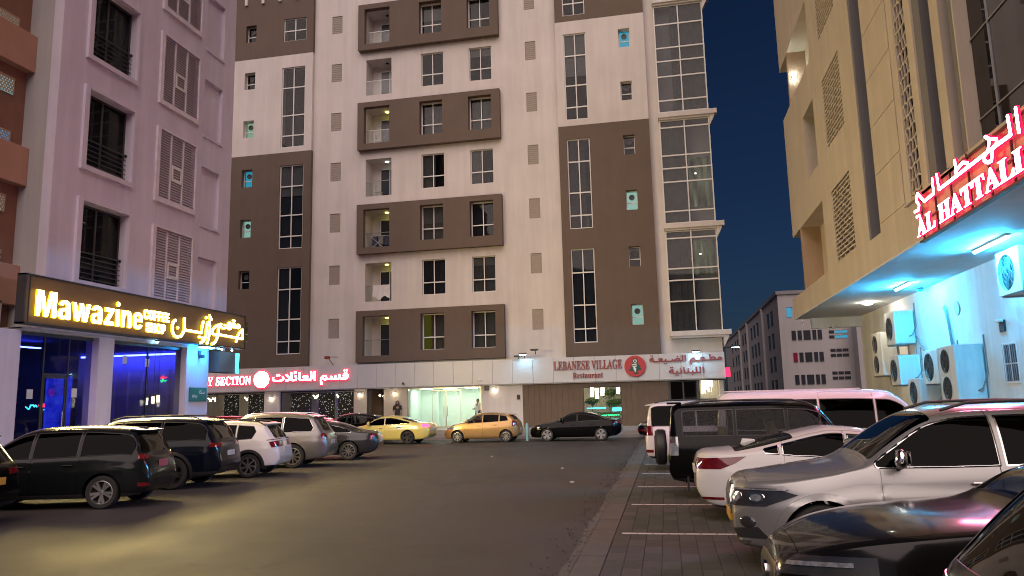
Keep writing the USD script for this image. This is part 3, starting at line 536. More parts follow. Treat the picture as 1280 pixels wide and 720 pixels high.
# ================================================================ vehicles
def pch(pts):
    q = []
    for p in pts:                      # keep the abscissae increasing
        if not q or p[0] > q[-1][0]+.008: q.append(p)
    a = np.array(q, float); f = PchipInterpolator(a[:, 0], a[:, 1]); lo, hi = a[0, 0], a[-1, 0]
    return lambda s: f(np.clip(s, lo, hi))
class Body:
    """a car body lofted from profile curves. s runs from the nose (0) to the tail (L); local x = L/2 - s, y left, z up."""
    def __init__(b, L, W, H, top, deck, bottom, wnose=.80, wtail=.86, nose_r=.55, tail_r=.45, tumble=.30, e_cab=4.2, n=84, crease=.012):
        b.L, b.W, b.H, b.n, b.tumble, b.e_cab, b.crease = L, W, H, n, tumble, e_cab, crease
        b.zt, b.zd, b.zb = pch(top), pch(deck), pch(bottom)
        b.wnose, b.wtail, b.nr, b.tr = wnose, wtail, nose_r, tail_r
    def w(b, s):
        h = b.W/2; a = np.clip(1-s/b.nr, 0, 1); c = np.clip(1-(b.L-s)/b.tr, 0, 1)
        base = h*(1-.035*np.clip((s/b.L-.55)/.45, -1, 1)**2)
        return base*(1-(1-b.wnose)*a**2.4)*(1-(1-b.wtail)*c**2.4)
    def loft(b, off=0.):
        L = b.L; u = np.linspace(0, 1, b.n); s = L*(u-.62*np.sin(2*PI*u)/(2*PI)*.9)
        zt, zd, zb, w = b.zt(s)+off, b.zd(s), b.zb(s)-off, b.w(s)+off
        x = (L/2-s)*(1+off/(L/2)); zd = np.minimum(zd, zt-.02)
        sd = np.array([(0., .90), (.06, .945), (.16, .975), (.32, .990), (.5, 1.0), (.62, 1.0), (.70, .996), (.74, .985), (.84, .975), (.93, .962), (1., .945)])
        sd[7:, 1] -= b.crease-.012
        th = np.concatenate([np.linspace(0, .25, 6)[1:], np.linspace(.25, 1.25, 14)[1:], np.linspace(1.25, PI/2, 5)[1:]])
        R = []
        for i in range(len(s)):
            half = [(w[i]*k, zb[i]+.015*(1-k)) for k in (.35, .7)]
            half += [(w[i]*k, zb[i]+t*(zd[i]-zb[i])) for t, k in sd]
            hgt = zt[i]-zd[i]; c = np.clip((hgt-.10)/.32, 0, 1); e = 2.3+(b.e_cab-2.3)*c*c*(3-2*c)
            W0 = w[i]*sd[-1, 1]
            for t in th:
                yy = W0*max(math.cos(t), 0)**(2/e); dz = hgt*math.sin(t)**(2/e)
                half.append((max(yy-b.tumble*dz*(yy/W0), 0.), zd[i]+dz))
            half[-1] = (0., zt[i])
            R.append([(x[i], 0., zb[i])]+[(x[i], -p, q) for p, q in half[:-1]]+[(x[i], 0., zt[i])]+[(x[i], p, q) for p, q in half[-2::-1]])
        R = np.array(R); n, m = R.shape[:2]; v = R.reshape(-1, 3)
        i, j = np.meshgrid(np.arange(n-1), np.arange(m), indexing='ij'); a = i*m+j; bq = i*m+(j+1) % m; c = bq+m; d = a+m
        f = np.concatenate([np.stack([a, bq, c], -1).reshape(-1, 3), np.stack([a, c, d], -1).reshape(-1, 3)])
        c0, c1 = R[0].mean(0), R[-1].mean(0); k = len(v); v = np.vstack([v, c0, c1]); jj = np.arange(m)
        f = np.vstack([f, np.stack([np.full(m, k), (jj+1) % m, jj], -1), np.stack([np.full(m, k+1), (n-1)*m+jj, (n-1)*m+(jj+1) % m], -1)])
        mm = Manifold(MMesh(v.astype(np.float32), f.astype(np.uint32)))
        if mm.volume() < 0: mm = Manifold(MMesh(v.astype(np.float32), f[:, ::-1].astype(np.uint32)))
        return mm
def side_prism(poly, y0=.25, y1=1.6):  # (x,z) polygon, both sides
    a = ext_xz(poly, y0, y1); return a + a.mirror((0, 1, 0))
def front_prism(poly, x0, x1): return ext_yz(poly, x0, x1)
def both(p): return shapely.union_all([p, affinity.scale(p, -1, 1, origin=(0, 0))])

wheel_cache = {}
def wheel(parent, x, y, R, style, w=.22, rimmat='rim_silver', spin=0.):
    """tyre with rim, spokes and brake disc; outer face towards sign(y)"""
    sgn = 1 if y > 0 else -1; r = R*.70
    key = (R, style, w)
    if key not in wheel_cache:
        ty = lathe([(r, -w*.42), (r+.015, -w*.48), (R*.93, -w*.5), (R*.985, -w*.40), (R, -w*.25), (R, w*.25), (R*.985, w*.40), (R*.93, w*.5), (r+.015, w*.48), (r, w*.42)], 40)
        prt = [lathe([(r*.93, -w*.42), (r+.004, -w*.45), (r+.004, w*.45), (r*.95, w*.46), (r*.92, w*.36)], 40), lathe([(0, w*.20), (r*.20, w*.22), (r*.18, w*.40), (0, w*.42)], 20)]
        ns, kind, wid = style
        for k in range(ns):
            a0 = 2*PI*k/ns
            for q in ((-.2, .2) if kind == 'Y' else (0,)):
                tw = .35 if kind == 'turbine' else 0.
                p0, p1 = (r*.15, a0+q*.25), (r*.94, a0+q+tw)
                sec = []
                for (rr, aa), ww in ((p0, wid*.9), (p1, wid)):
                    c = np.array([rr*math.cos(aa), 0, rr*math.sin(aa)]); tng = np.array([-math.sin(aa), 0, math.cos(aa)])
                    dep = w*.38 if rr < r*.5 else w*.42
                    sec += [c+tng*ww/2*t+np.array([0, yy, 0]) for t in (-1, 1) for yy in (dep, dep-.035)]
                prt.append(Manifold.hull_points(np.array(sec)))
        rim = Manifold.batch_boolean(prt, OP_ADD)
        disc = lathe([(0, -.02), (r*.90, -.02), (r*.90, .0), (0, .0)], 24)
        wheel_cache[key] = (ty, rim, disc)
    ty, rim, disc = wheel_cache[key]
    def place(m):
        m = m.rotate((0, spin, 0))
        if sgn < 0: m = m.mirror((0, 1, 0))
        return m.translate((x, y, R))
    tp = obj('wheel', place(ty), 'tyre', parent, smooth=35)
    obj('rim', place(rim), rimmat, tp, smooth=30); obj('brake_disc', place(disc), 'dark_matte', tp)

def curve_poly(lo, hi, s0, s1, L, n=40):
    s = np.linspace(s0, s1, n); a = [(L/2-t, lo(t)) for t in s]; c = [(L/2-t, hi(t)) for t in s[::-1]]
    return Polygon(a+c).buffer(0)
def car(label, loc, rot, b, wb, fo, R, mpaint, cat='car', group=None, name='parked_car', glass='glass_car', rear_glass=None, doors=(1.30, 2.35, 3.35), glz=(1.15, 4.0), pillars=(2.32,), rear_q=None, ws=(1.0, 1.75), rw=None,
        sill_black=None, arch_flare=0., style=(5, 'Y', .07), rimmat='rim_silver', heads=None, tails=None, grille=None, intake=None, plate_r=None, plate_f=None, plate_col='plate_white', rails=False, seats='seat', hood=True,
        mirror=True, mirmat=None, extra=None, tailmat='tail_red', headmat='lamp_clear', chrome_line=False, spoiler=None, glass_hi=.125, glass_lo=.035, fin=False, handles=True, bumper_r=None, bumper_f=None, spare=None, track_in=.10, gate=None, visible_side=None):
    L, W, H = b.L, b.W, b.H; X = lambda s: L/2-s
    t = thing(name, label, cat, loc, rot, group)
    o = b.loft(0.); inner = b.loft(-.035)
    up = bx(-L, L, -W, W, .42, 3)
    shell = o-(inner^up)
    g_o, g_i = b.loft(-.004), b.loft(-.012)
    skin = g_o-g_i
    proud = b.loft(.005)-b.loft(-.02)
    wells = Manifold.batch_boolean([cyl((X(s), y, R), (X(s), y+sg*.6, R), R+.055, None, 40) for s in (fo, fo+wb) for sg, y in ((1, W/2-.30), (-1, -W/2+.30))], OP_ADD)
    shell = shell-wells
    # ---- glass
    belt = lambda s: b.zd(s)+glass_lo; roofl = lambda s: b.zt(s)-glass_hi
    g = curve_poly(belt, roofl, glz[0], glz[1], L)
    if g.geom_type != 'Polygon': g = max(g.geoms, key=lambda q: q.area)
    if rear_q: g = g.intersection(Polygon([(X(s), z) for s, z in rear_q]))
    g = g.buffer(-.03).buffer(.03)
    cuts = [sbox(X(p)-.035, 0, X(p)+.035, 3) for p in pillars]
    sideg = g.difference(shapely.union_all(cuts)) if cuts else g
    sideg = [q for q in getattr(sideg, 'geoms', [sideg]) if q.area > .01]
    def plan(s0, s1, k, inset):
        ss = np.linspace(s0, s1, 14); hw = [max(b.w(q)*.94-b.tumble*(b.zt(q)-b.zd(q))-inset, .2) for q in ss]
        return Polygon([(X(q), h) for q, h in zip(ss, hw)]+[(X(q), -h) for q, h in zip(ss[::-1], hw[::-1])])
    wsp = plan(ws[0], ws[1], 1, .075); prisms = []
    wsm = ext(wsp.buffer(-.04).buffer(.04), 2.2).translate((0, 0, .6)); prisms.append(('windshield', wsm, glass))
    if rw:
        if rw[0] == 'plan': rwm = ext(plan(rw[1], rw[2], 1, .09).buffer(-.05).buffer(.05), 2.2).translate((0, 0, .6))
        else:
            _, z0, z1, y0, y1, dep = rw
            rwm = front_prism(Polygon([(-y0, z0), (y0, z0), (y1, z1), (-y1, z1)]).buffer(-.05).buffer(.05), -L/2-.3, -L/2+dep)
        prisms.append(('rear_window', rwm, rear_glass or glass))
    for q in sideg: prisms.append(('side_window', ext_xz(q, .25, 1.6), rear_glass if (rear_glass and (L/2-q.centroid.x) > pillars[0]) else glass)); prisms.append(('side_window', ext_xz(q, -1.6, -.25), rear_glass if (rear_glass and (L/2-q.centroid.x) > pillars[0]) else glass))
    allp = Manifold.batch_boolean([p for _, p, _ in prisms], OP_ADD)
    shell = shell-allp
    # ---- lamps, grille and other patches
    patches = []
    for nm, lst, m in (('headlight', heads, headmat), ('tail_light', tails, tailmat), ('grille', grille, 'black_plastic'), ('air_intake', intake, 'black_plastic')):
        for d in lst or []:
            pr = None
            if 'yz' in d:
                p = Polygon(d['yz']); p = p if d.get('single') else both(p)
                pr = front_prism(p, *(d['x'] if 'x' in d else ((X(.0)-.9, X(0)+.2) if nm in ('headlight', 'grille', 'air_intake') else (-L/2-.2, -L/2+.5))))
            if 'sz' in d:
                q = side_prism(Polygon([(X(s), z) for s, z in d['sz']]), .2); pr = q if pr is None else pr^q
            pm = d.get('m', m); part = (proud^pr)-wells
            halves = [part] if d.get('single') else [part^bx(-9, 9, 0, 9, 0, 9), part^bx(-9, 9, -9, 0, 0, 9)]
            if d.get('whole'): halves = [part]
            for h in halves:
                if h.num_tri() > 0: patches.append((d.get('name', nm), h, pm))
    # ---- panels with real shut lines
    gap = .004
    for k in range(len(doors)-1):
        s0, s1 = doors[k], doors[k+1]
        dp = curve_poly(lambda s: b.zb(s)+.10, lambda s: b.zt(s)-.055, s0, s1, L)
        cut = side_prism(dp, W*.27); keep = side_prism(dp.buffer(-gap, join_style=2), W*.27)
        dm = shell^keep; shell = shell-cut
        for sg in (1, -1):
            h = dm^bx(-9, 9, 0 if sg > 0 else -9, 9 if sg > 0 else 0, 0, 9)
            if h.num_tri() == 0: continue
            d = obj('door', h, mpaint, t, smooth=32)
            if handles:
                s = s1-.20; z = float(b.zd(s))-.135; y = float(b.w(s))*.985
                obj('handle', rbox(X(s)-.10, X(s)+.10, (y-.01 if sg > 0 else -y-.03), (y+.03 if sg > 0 else -y+.01), z-.014, z+.014, .012, 6), 'chrome' if chrome_line else mpaint, d)
    if hood:
        hp = plan(.16, ws[0]-.03, 1, .03); cut = ext(hp, 2).translate((0, 0, .62)); keep = ext(hp.buffer(-gap), 2).translate((0, 0, .62))
        hm = shell^keep^bx(-9, 9, -9, 9, .5, 9); shell = shell-(cut^bx(-9, 9, -9, 9, .5, 9))
        obj('bonnet', hm, mpaint, t, smooth=40)
    if gate:
        z0, z1, yy = gate; p = sbox(-yy, z0, yy, z1).buffer(-.06).buffer(.06)
        cut = front_prism(p, -L/2-.3, -L/2+.62); keep = front_prism(p.buffer(-gap), -L/2-.3, -L/2+.62)
        gm = shell^keep; shell = shell-cut
        if gm.num_tri(): obj('tailgate', gm, mpaint, t, smooth=32)
    obj('body', shell, mpaint, t, smooth=35)
    for nm, pr, m in prisms:
        gmesh = skin^pr
        if gmesh.num_tri(): obj(nm, gmesh, m, t, smooth=35)
    trim = b.loft(.002)-b.loft(-.014)
    tp = Manifold.batch_boolean([side_prism(q.buffer(.014).difference(q.buffer(-.004))) for q in sideg], OP_ADD)
    for q in ((trim^tp)-wells).decompose():
        if q.num_tri() > 20: obj('window_trim', q, 'chrome' if chrome_line else 'black_plastic', t, smooth=35)
    for nm, h, m in patches: obj(nm, h, m, t, smooth=35)
    if sill_black:
        z = sill_black; sp = (b.loft(.004)-b.loft(-.02))^bx(-L, L, -W, W, 0, z)
        obj('lower_cladding', sp-wells, 'black_plastic', t, smooth=35)
    if arch_flare:
        rr = Manifold.batch_boolean([cyl((X(s), -2, R), (X(s), 2, R), R+.055+.075, None, 40) for s in (fo, fo+wb)], OP_ADD)
        fl = ((b.loft(arch_flare)-b.loft(-.02))^rr^bx(-9, 9, -9, 9, .2, 9))-wells
        fl = fl^(bx(-9, 9, W*.36, 9, 0, 9)+bx(-9, 9, -9, -W*.36, 0, 9))
        for q in fl.decompose(): obj('wheel_arch', q, 'black_plastic' if sill_black else mpaint, t, smooth=35)
    # ---- underbody and cabin
    ch = b.loft(-.06)^bx(-L, L, -W, W, 0, .46)
    eng = b.loft(-.07)^bx(X(ws[0]+.12), L, -W, W, .4, 2)
    obj('underbody', (ch+eng)-Manifold.batch_boolean([cyl((X(s), -2, R), (X(s), 2, R), R+.06, None, 24) for s in (fo, fo+wb)], OP_ADD), 'dark_matte', t)
    sz = float(b.zd(2.2))
    for k, (sx, sy) in enumerate(((doors[1]-.25, .36), (doors[1]-.25, -.36))):
        obj('seat', rbox(X(sx)-.26, X(sx)+.26, sy-.25, sy+.25, .44, .60, .06, 6)+hull(((X(sx)-.24, sy-.18, .6), .06, 6), ((X(sx)-.24, sy+.18, .6), .06, 6), ((X(sx)-.42, sy-.15, sz+.12), .06, 6), ((X(sx)-.42, sy+.15, sz+.12), .06, 6))+hull(((X(sx)-.45, sy-.08, sz+.24), .06, 6), ((X(sx)-.45, sy+.08, sz+.24), .06, 6), ((X(sx)-.43, sy, sz+.14), .05, 6)), seats, t, smooth=40)
    if len(doors) > 2:
        sx = doors[2]-.25; obj('rear_seat', rbox(X(sx)-.26, X(sx)+.26, -.62, .62, .44, .60, .06, 6)+hull(*[((X(sx)-.25, y, .6), .07, 6) for y in (-.58, .58)], *[((X(sx)-.42, y, sz+.12), .06, 6) for y in (-.55, .55)]), seats, t, smooth=40)
    s0 = ws[0]+.18; obj('dashboard', hull(*[((X(s0), y, float(b.zd(s0))-.02), .05, 6) for y in (-.6, .6)], *[((X(s0+.35), y, float(b.zd(s0))-.04), .06, 6) for y in (-.6, .6)], *[((X(s0+.2), y, .6), .05, 6) for y in (-.6, .6)]), 'black_plastic', t)
    sw = T(lathe([(.165, -.014), (.19, -.014), (.19, .014), (.165, .014)], 20, 'z'), [(.45, 0, .89), (0, 1, 0), (-.89, 0, .45)], (X(s0+.48), .36, float(b.zd(s0))+.02)); obj('steering_wheel', sw, 'black_plastic', t)
    # ---- wheels and fittings
    for s in (fo, fo+wb):
        for sg in (1, -1): wheel(t, X(s), sg*(float(b.w(s))-track_in-.015), R, style, min(.24, R*.66), rimmat, spin=17*s+31*sg)
    if mirror:
        s = ws[0]+.26; z = float(b.zd(s))+.05
        for sg in (1, -1):
            y = float(b.w(s)); mm = hull(((X(s), sg*(y+.05), z+.05), .055, 8), ((X(s)+.03, sg*(y+.20), z+.05), .065, 8), ((X(s), sg*(y+.05), z+.13), .055, 8), ((X(s)+.02, sg*(y+.19), z+.13), .06, 8))
            p = obj('mirror', mm, mirmat or mpaint, t, smooth=60); obj('mirror_foot', hull(((X(s), sg*(y-.05), z-.03), .025, 6), ((X(s), sg*(y+.06), z+.01), .03, 6)), 'black_plastic', p)
            obj('mirror_glass', rbox(X(s)-.064, X(s)-.05, min(sg*(y+.02), sg*(y+.22)), max(sg*(y+.02), sg*(y+.22)), z+.015, z+.165, .003, 4), 'chrome', p)
    if rails:
        for sg in (1, -1):
            pts = []
            for q in np.linspace(ws[1]+.12, glz[1]-.1, 9):
                yy = b.w(q)*.945-b.tumble*(b.zt(q)-b.zd(q))-.09; pts.append((X(q), sg*yy, float(b.zt(q))+.005-.02+(.045 if ws[1]+.2 < q < glz[1]-.2 else .0)))
            obj('roof_rail', tube(pts, .018, 6), 'black_plastic' if rails != 'chrome' else 'chrome', t)
    if fin: obj('antenna_fin', hull(((X(glz[1]-.3), 0, float(b.zt(glz[1]-.3))), .02, 6), ((X(glz[1]-.1), 0, float(b.zt(glz[1]-.1))), .02, 6), ((X(glz[1]-.12), 0, float(b.zt(glz[1]-.1))+.07), .012, 6)), mpaint, t)
    for pl, fr in ((plate_r, False), (plate_f, True)):
        if pl:
            y0, z0, hw, hh, *pc = pl; sec = o^bx(-9, 9, y0-.02, y0+.02, z0-.02, z0+.02); x = sec.bounding_box()[3 if fr else 0]
            d = 1 if fr else -1
            p = obj('number_plate', rbox(x-.012+d*.012, x+.012+d*.012, y0-hw, y0+hw, z0-hh, z0+hh, .006, 4), pc[0] if pc else plate_col, t)
    if spoiler:
        s, z, hw, dep = spoiler; obj('spoiler', hull(*[((X(s), sg*hw, z), .018, 6) for sg in (1, -1)], *[((X(s+dep), sg*(hw-.06), z-.03), .014, 6) for sg in (1, -1)], *[((X(s), sg*hw, z-.03), .015, 6) for sg in (1, -1)]), mpaint, t, smooth=40)
    if spare:
        y, z, r = spare; xr = -L/2-.02
        sp = obj('spare_wheel', lathe([(0, -.12), (r*.9, -.12), (r, -.07), (r, .05), (r*.92, .10), (0, .12)], 36, 'x').translate((xr-.12, y, z)), 'black_plastic', t, smooth=35)
        obj('cover_ring', lathe([(r*.60, -.135), (r*.66, -.135), (r*.66, -.115), (r*.60, -.115)], 36, 'x').translate((xr-.12, y, z)), 'tyre', sp)
    if extra: extra(t, b, X)
    return t

# ---- body families ---------------------------------------------------------
def sedan_body(L=4.85, W=1.83, H=1.46, n=84, fast=0., hood=.98, trunk=1.06, nose=.70, cowl=1.42, roof0=2.25, roof1=3.15, **k):
    top = [(0, nose-.10), (.05, nose+.02), (.18, nose+.09), (.5, hood-.10), (.95, hood-.03), (cowl-.10, hood+.03), (cowl, hood+.07), (cowl+.35, hood+.27), (roof0-.12, H-.055), (roof0+.2, H-.012), ((roof0+roof1)/2+.1, H), (roof1, H-.035), (roof1+.45, H-.135), (L-.62-fast, trunk+.08), (L-.45-fast*.8, trunk+.03), (L-.18, trunk), (L-.06, trunk-.05), (L, trunk-.22)]
    deck = [(0, nose-.20), (.18, nose-.02), (.5, nose+.10), (1.0, hood-.12), (cowl, hood-.05), (2.2, hood-.03), (3.3, hood+.01), (L-.9, trunk-.05), (L-.2, trunk-.08), (L, trunk-.34)]
    bot = [(0, .36), (.10, .22), (.5, .19), (1.3, .20), (L-1.2, .20), (L-.35, .24), (L-.08, .36), (L, .50)]
    k = {'wnose': .64, 'wtail': .72, 'nose_r': .75, 'tail_r': .6, **k}
    return Body(L, W, H, top, deck, bot, n=n, **k)
def suv_body(L=4.9, W=1.93, H=1.75, n=84, hood=1.08, belt=1.12, nose=.86, cowl=1.30, roof0=2.05, roof1=4.1, rake=.45, bot=.26, tailz=1.0, wn=.68, wt=.78, e_cab=4.6, **k):
    top = [(0, nose-.12), (.05, nose+.03), (.16, nose+.10), (.45, hood-.06), (.9, hood), (cowl-.08, hood+.05), (cowl, hood+.09), (cowl+.3, hood+.30), (roof0-.10, H-.07), (roof0+.2, H-.015), ((roof0+roof1)/2, H), (roof1, H-.045), (L-rake-.05, H-.10), (L-rake+.02, H-.17), (L-.14, belt+.06), (L-.06, belt-.06), (L-.02, tailz-.2), (L, tailz-.30)]
    deck = [(0, nose-.22), (.16, nose-.02), (.5, hood-.18), (1.0, hood-.09), (cowl, hood-.02), (2.2, belt-.03), (3.3, belt), (L-rake-.2, belt+.02), (L-.16, belt-.04), (L-.06, belt-.22), (L, tailz-.42)]
    b = [(0, .44), (.10, bot+.02), (.5, bot), (L-.8, bot), (L-.12, bot+.08), (L-.02, bot+.22), (L, .50)]
    k = {'nose_r': .75, 'tail_r': .48, **k}
    return Body(L, W, H, top, deck, b, n=n, wnose=wn, wtail=wt, e_cab=e_cab, **k)
def box_body(L, W, H, hood, belt, nose, cowl, roof0, rear=.10, bot=.34, n=84, e_cab=6.5, tumble=.16, wn=.86, wt=.94, **k):
    """upright off-roaders and vans"""
    top = [(0, nose-.10), (.04, nose+.04), (.14, nose+.10), (.45, hood-.03), (cowl-.10, hood+.02), (cowl, hood+.06), (cowl+.2, hood+.28), (roof0-.08, H-.07), (roof0+.15, H-.02), (L*.6, H), (L-.35, H-.015), (L-rear-.03, H-.06), (L-rear*.7, H-.18), (L-.03, belt), (L-.012, .95), (L, .80)]
    deck = [(0, nose-.20), (.14, nose), (.45, hood-.12), (cowl, hood-.03), (cowl+.6, belt-.02), (L*.6, belt), (L-.25, belt), (L-.05, belt-.15), (L, .66)]
    b = [(0, .46), (.08, bot+.03), (.5, bot), (L-.6, bot), (L-.08, bot+.06), (L, .52)]
    return Body(L, W, H, top, deck, b, n=n, wnose=wn, wtail=wt, e_cab=e_cab, tumble=tumble, nose_r=.4, tail_r=.22, crease=.005, **k)
def hatch_body(L=3.95, W=1.70, H=1.50, n=72, **k):
    top = [(0, .62), (.05, .74), (.16, .80), (.45, .92), (.8, 1.0), (1.05, 1.06), (1.3, 1.22), (1.72, H-.07), (2.0, H-.015), (2.5, H), (3.1, H-.05), (L-.40, H-.17), (L-.16, 1.10), (L-.07, 1.0), (L-.02, .84), (L, .74)]
    deck = [(0, .55), (.2, .70), (.6, .86), (1.05, .95), (2.0, .97), (3.0, 1.02), (L-.3, 1.06), (L-.1, .92), (L, .62)]
    b = [(0, .36), (.1, .22), (.5, .19), (L-.7, .20), (L-.1, .30), (L, .48)]
    return Body(L, W, H, top, deck, b, n=n, wnose=.62, wtail=.74, nose_r=.7, tail_r=.5, **k)
LG, RG = 'cars parked nose-in along the coffee shop', 'cars parked in the paved bays under the canopy'
W180 = PI
# ---------------- left row (noses towards the coffee shop, tails to the road)
def ctr(tail, L): return tail-L/2
TH = math.radians(12)                  # the left row stands slightly slanted
def slant(px, py, L, W, fo, wb):       # centre of a car whose near rear wheel stands at (px, py)
    lx, ly = L/2-fo-wb, W/2-.12; c, s_ = math.cos(PI+TH), math.sin(PI+TH)
    return (px-(c*lx-s_*ly), py-(s_*lx+c*ly), 0)
# leftmost dark suv, only its tail in view
b = suv_body(4.6, 1.86, 1.68, n=64, belt=1.06)
car('dark SUV with a yellow number plate, cut by the left edge of the photo', slant(-12.55, 10.6, 4.6, 1.86, .9, 2.7), W180+TH, b, 2.7, .90, .345, 'paint_black', group=None, doors=(1.3, 2.35, 3.3), glz=(1.1, 4.25), pillars=(2.33, 3.3), ws=(1.35, 1.95), rw=('yz', 1.10, 1.50, .64, .52, .55), glass='glass_tint',
    tails=[dict(yz=[(.42, .88), (.92, .90), (.95, 1.02), (.42, .98)], x=(-2.5, -2.05))], plate_r=(0, .78, .26, .065, 'plate_yellow'), sill_black=.40, spoiler=(4.12, 1.60, .55, .18), style=(5, 'Y', .07), gate=(.62, 1.58, .70))
# dark people carrier
b = suv_body(4.5, 1.75, 1.68, n=84, hood=1.02, belt=1.04, nose=.78, cowl=1.02, roof0=1.95, roof1=3.75, rake=.36, bot=.22)
car('dark charcoal people carrier with ten-spoke rims, beside the cut-off SUV', slant(-11.48, 13.95, 4.5, 1.75, .86, 2.75), W180+TH, b, 2.75, .86, .335, 'paint_charcoal', doors=(1.12, 2.12, 3.10), glz=(.95, 4.22), pillars=(2.10, 3.08), rear_q=[(.9, .9), (4.1, .9), (4.24, 1.25), (3.95, 1.75), (.9, 1.75)], ws=(1.06, 1.85), rw=('yz', 1.10, 1.50, .66, .54, .5),
    glass='glass_tint', style=(5, 'Y', .055), tails=[dict(yz=[(.50, .98), (.90, .98), (.90, 1.12), (.50, 1.06)], x=(-2.4, -2.04)), dict(yz=[(.62, .42), (.84, .44), (.84, .52), (.62, .48)], x=(-2.5, -2.06))], plate_r=(0, .86, .20, .075, 'plate_red'), sill_black=.30, chrome_line=False, spoiler=(4.02, 1.585, .56, .20), gate=(.62, 1.58, .66), fin=True)
# big dark blue suv
b = suv_body(5.0, 2.0, 1.80, n=84, hood=1.14, belt=1.16, nose=.9, cowl=1.40, roof0=2.15, roof1=4.25, rake=.42, bot=.27)
car('large black-blue SUV with roof rails between the people carrier and the white crossover', slant(-12.31, 17.35, 5.0, 2.0, 1.0, 2.85), W180+TH, b, 2.85, 1.0, .40, 'paint_bluebl', doors=(1.45, 2.50, 3.50), glz=(1.25, 4.66), pillars=(2.48, 3.5), ws=(1.45, 2.06), rw=('yz', 1.22, 1.60, .72, .60, .5), glass='glass_tint', rails=True, style=(5, 'Y', .065), rimmat='rim_dark', sill_black=.42, arch_flare=.018,
    tails=[dict(yz=[(.36, 1.04), (.98, 1.02), (.98, 1.14), (.36, 1.12)], x=(-2.7, -2.26))], plate_r=(0, .84, .24, .065), spoiler=(4.46, 1.70, .62, .20), gate=(.66, 1.68, .74))
# white crossover
b = suv_body(4.3, 1.79, 1.62, n=84, hood=1.02, belt=1.06, nose=.82, cowl=1.20, roof0=1.92, roof1=3.45, rake=.44, bot=.24)
car('white compact crossover with silver swirl rims beside the grey estate SUV', slant(-11.95, 20.32, 4.3, 1.79, .84, 2.61), W180+TH, b, 2.61, .84, .335, 'paint_white', doors=(1.22, 2.18, 3.08), glz=(1.05, 3.95), pillars=(2.16, 3.06), rear_q=[(.9, .9), (3.40, .9), (3.62, 1.3), (3.35, 1.75), (.9, 1.75)], ws=(1.24, 1.85), rw=('yz', 1.10, 1.46, .64, .52, .55), style=(7, 'turbine', .05), sill_black=.34, arch_flare=.012, glass='glass_tint',
    tails=[dict(sz=[(4.02, 1.00), (4.32, 1.04), (4.32, .86), (4.10, .84)], name='tail_light'), dict(sz=[(3.95, 1.06), (4.32, 1.10), (4.32, 1.075), (3.95, 1.04)])], plate_r=(0, .78, .22, .06), rails=True, spoiler=(3.78, 1.54, .55, .20), gate=(.55, 1.52, .66))
# grey suv estate
b = suv_body(5.1, 1.92, 1.78, n=84, hood=1.10, belt=1.12, nose=.88, cowl=1.50, roof0=2.25, roof1=4.25, rake=.48, bot=.25)
car('silver-grey long SUV with ten-spoke rims beside the dark fastback saloon', slant(-12.22, 23.47, 5.1, 1.92, .92, 3.04), W180+TH, b, 3.04, .92, .385, 'paint_greysil', doors=(1.55, 2.62, 3.62), glz=(1.36, 4.70), pillars=(2.60, 3.60), rear_q=[(1.2, .9), (4.45, .9), (4.62, 1.3), (4.30, 1.85), (1.2, 1.85)], ws=(1.55, 2.17), rw=('yz', 1.18, 1.58, .68, .56, .55), style=(10, 'I', .045), glass='glass_tint', rails='chrome',
    tails=[dict(yz=[(.60, .98), (.98, .98), (.98, 1.12), (.60, 1.10)], x=(-2.7, -2.34))], plate_r=(0, .80, .24, .065), chrome_line=True, spoiler=(4.50, 1.68, .60, .20), gate=(.62, 1.66, .70))
# dark fastback saloon
b = sedan_body(4.87, 1.85, 1.47, n=84, fast=.12, hood=.98, trunk=1.02, roof1=3.0)
car('dark grey fastback saloon, last of the row before the road turns', slant(-11.7, 26.79, 4.87, 1.85, .95, 2.85), W180+TH, b, 2.85, .95, .335, 'paint_darkgrey', doors=(1.55, 2.55, 3.50), glz=(1.35, 4.25), pillars=(2.53,), rear_q=[(1.2, .8), (4.02, .8), (4.16, 1.12), (3.75, 1.5), (1.2, 1.5)], ws=(1.48, 2.18), rw=('plan', 3.42, 4.22), style=(10, 'I', .04), chrome_line=True, glass='glass_tint',
    tails=[dict(yz=[(.40, .84), (.92, .82), (.92, .96), (.40, .93)], x=(-2.6, -2.18))], plate_r=(0, .68, .24, .06))
# red cars behind, roofs only
b = hatch_body(3.95, 1.70, 1.52, n=60)
car('red hatchback roof showing behind the silver-grey SUV and the fastback', (-17.9, 35.3, 0), W180, b, 2.5, .80, .30, 'paint_red', doors=(1.2, 2.15, 3.0), glz=(1.0, 3.6), pillars=(2.12,), ws=(1.1, 1.68), rw=('yz', 1.1, 1.36, .58, .5, .4), tails=[dict(yz=[(.5, .85), (.85, .85), (.85, 1.05), (.6, 1.05)], x=(-2.1, -1.7))])
b = suv_body(4.3, 1.79, 1.66, n=60)
car('red SUV roof seen beyond the coffee shop corner', (-22.1, 33.6, 0), W180, b, 2.6, .84, .335, 'paint_red', doors=(1.3, 2.2, 3.1), glz=(1.1, 3.9), pillars=(2.2, 3.1), ws=(1.35, 1.95), rw=('yz', 1.1, 1.46, .6, .5, .5), tails=[dict(yz=[(.5, .98), (.9, .98), (.9, 1.12), (.5, 1.1)], x=(-2.3, -1.8))])
b = hatch_body(4.1, 1.70, 1.60, n=60)
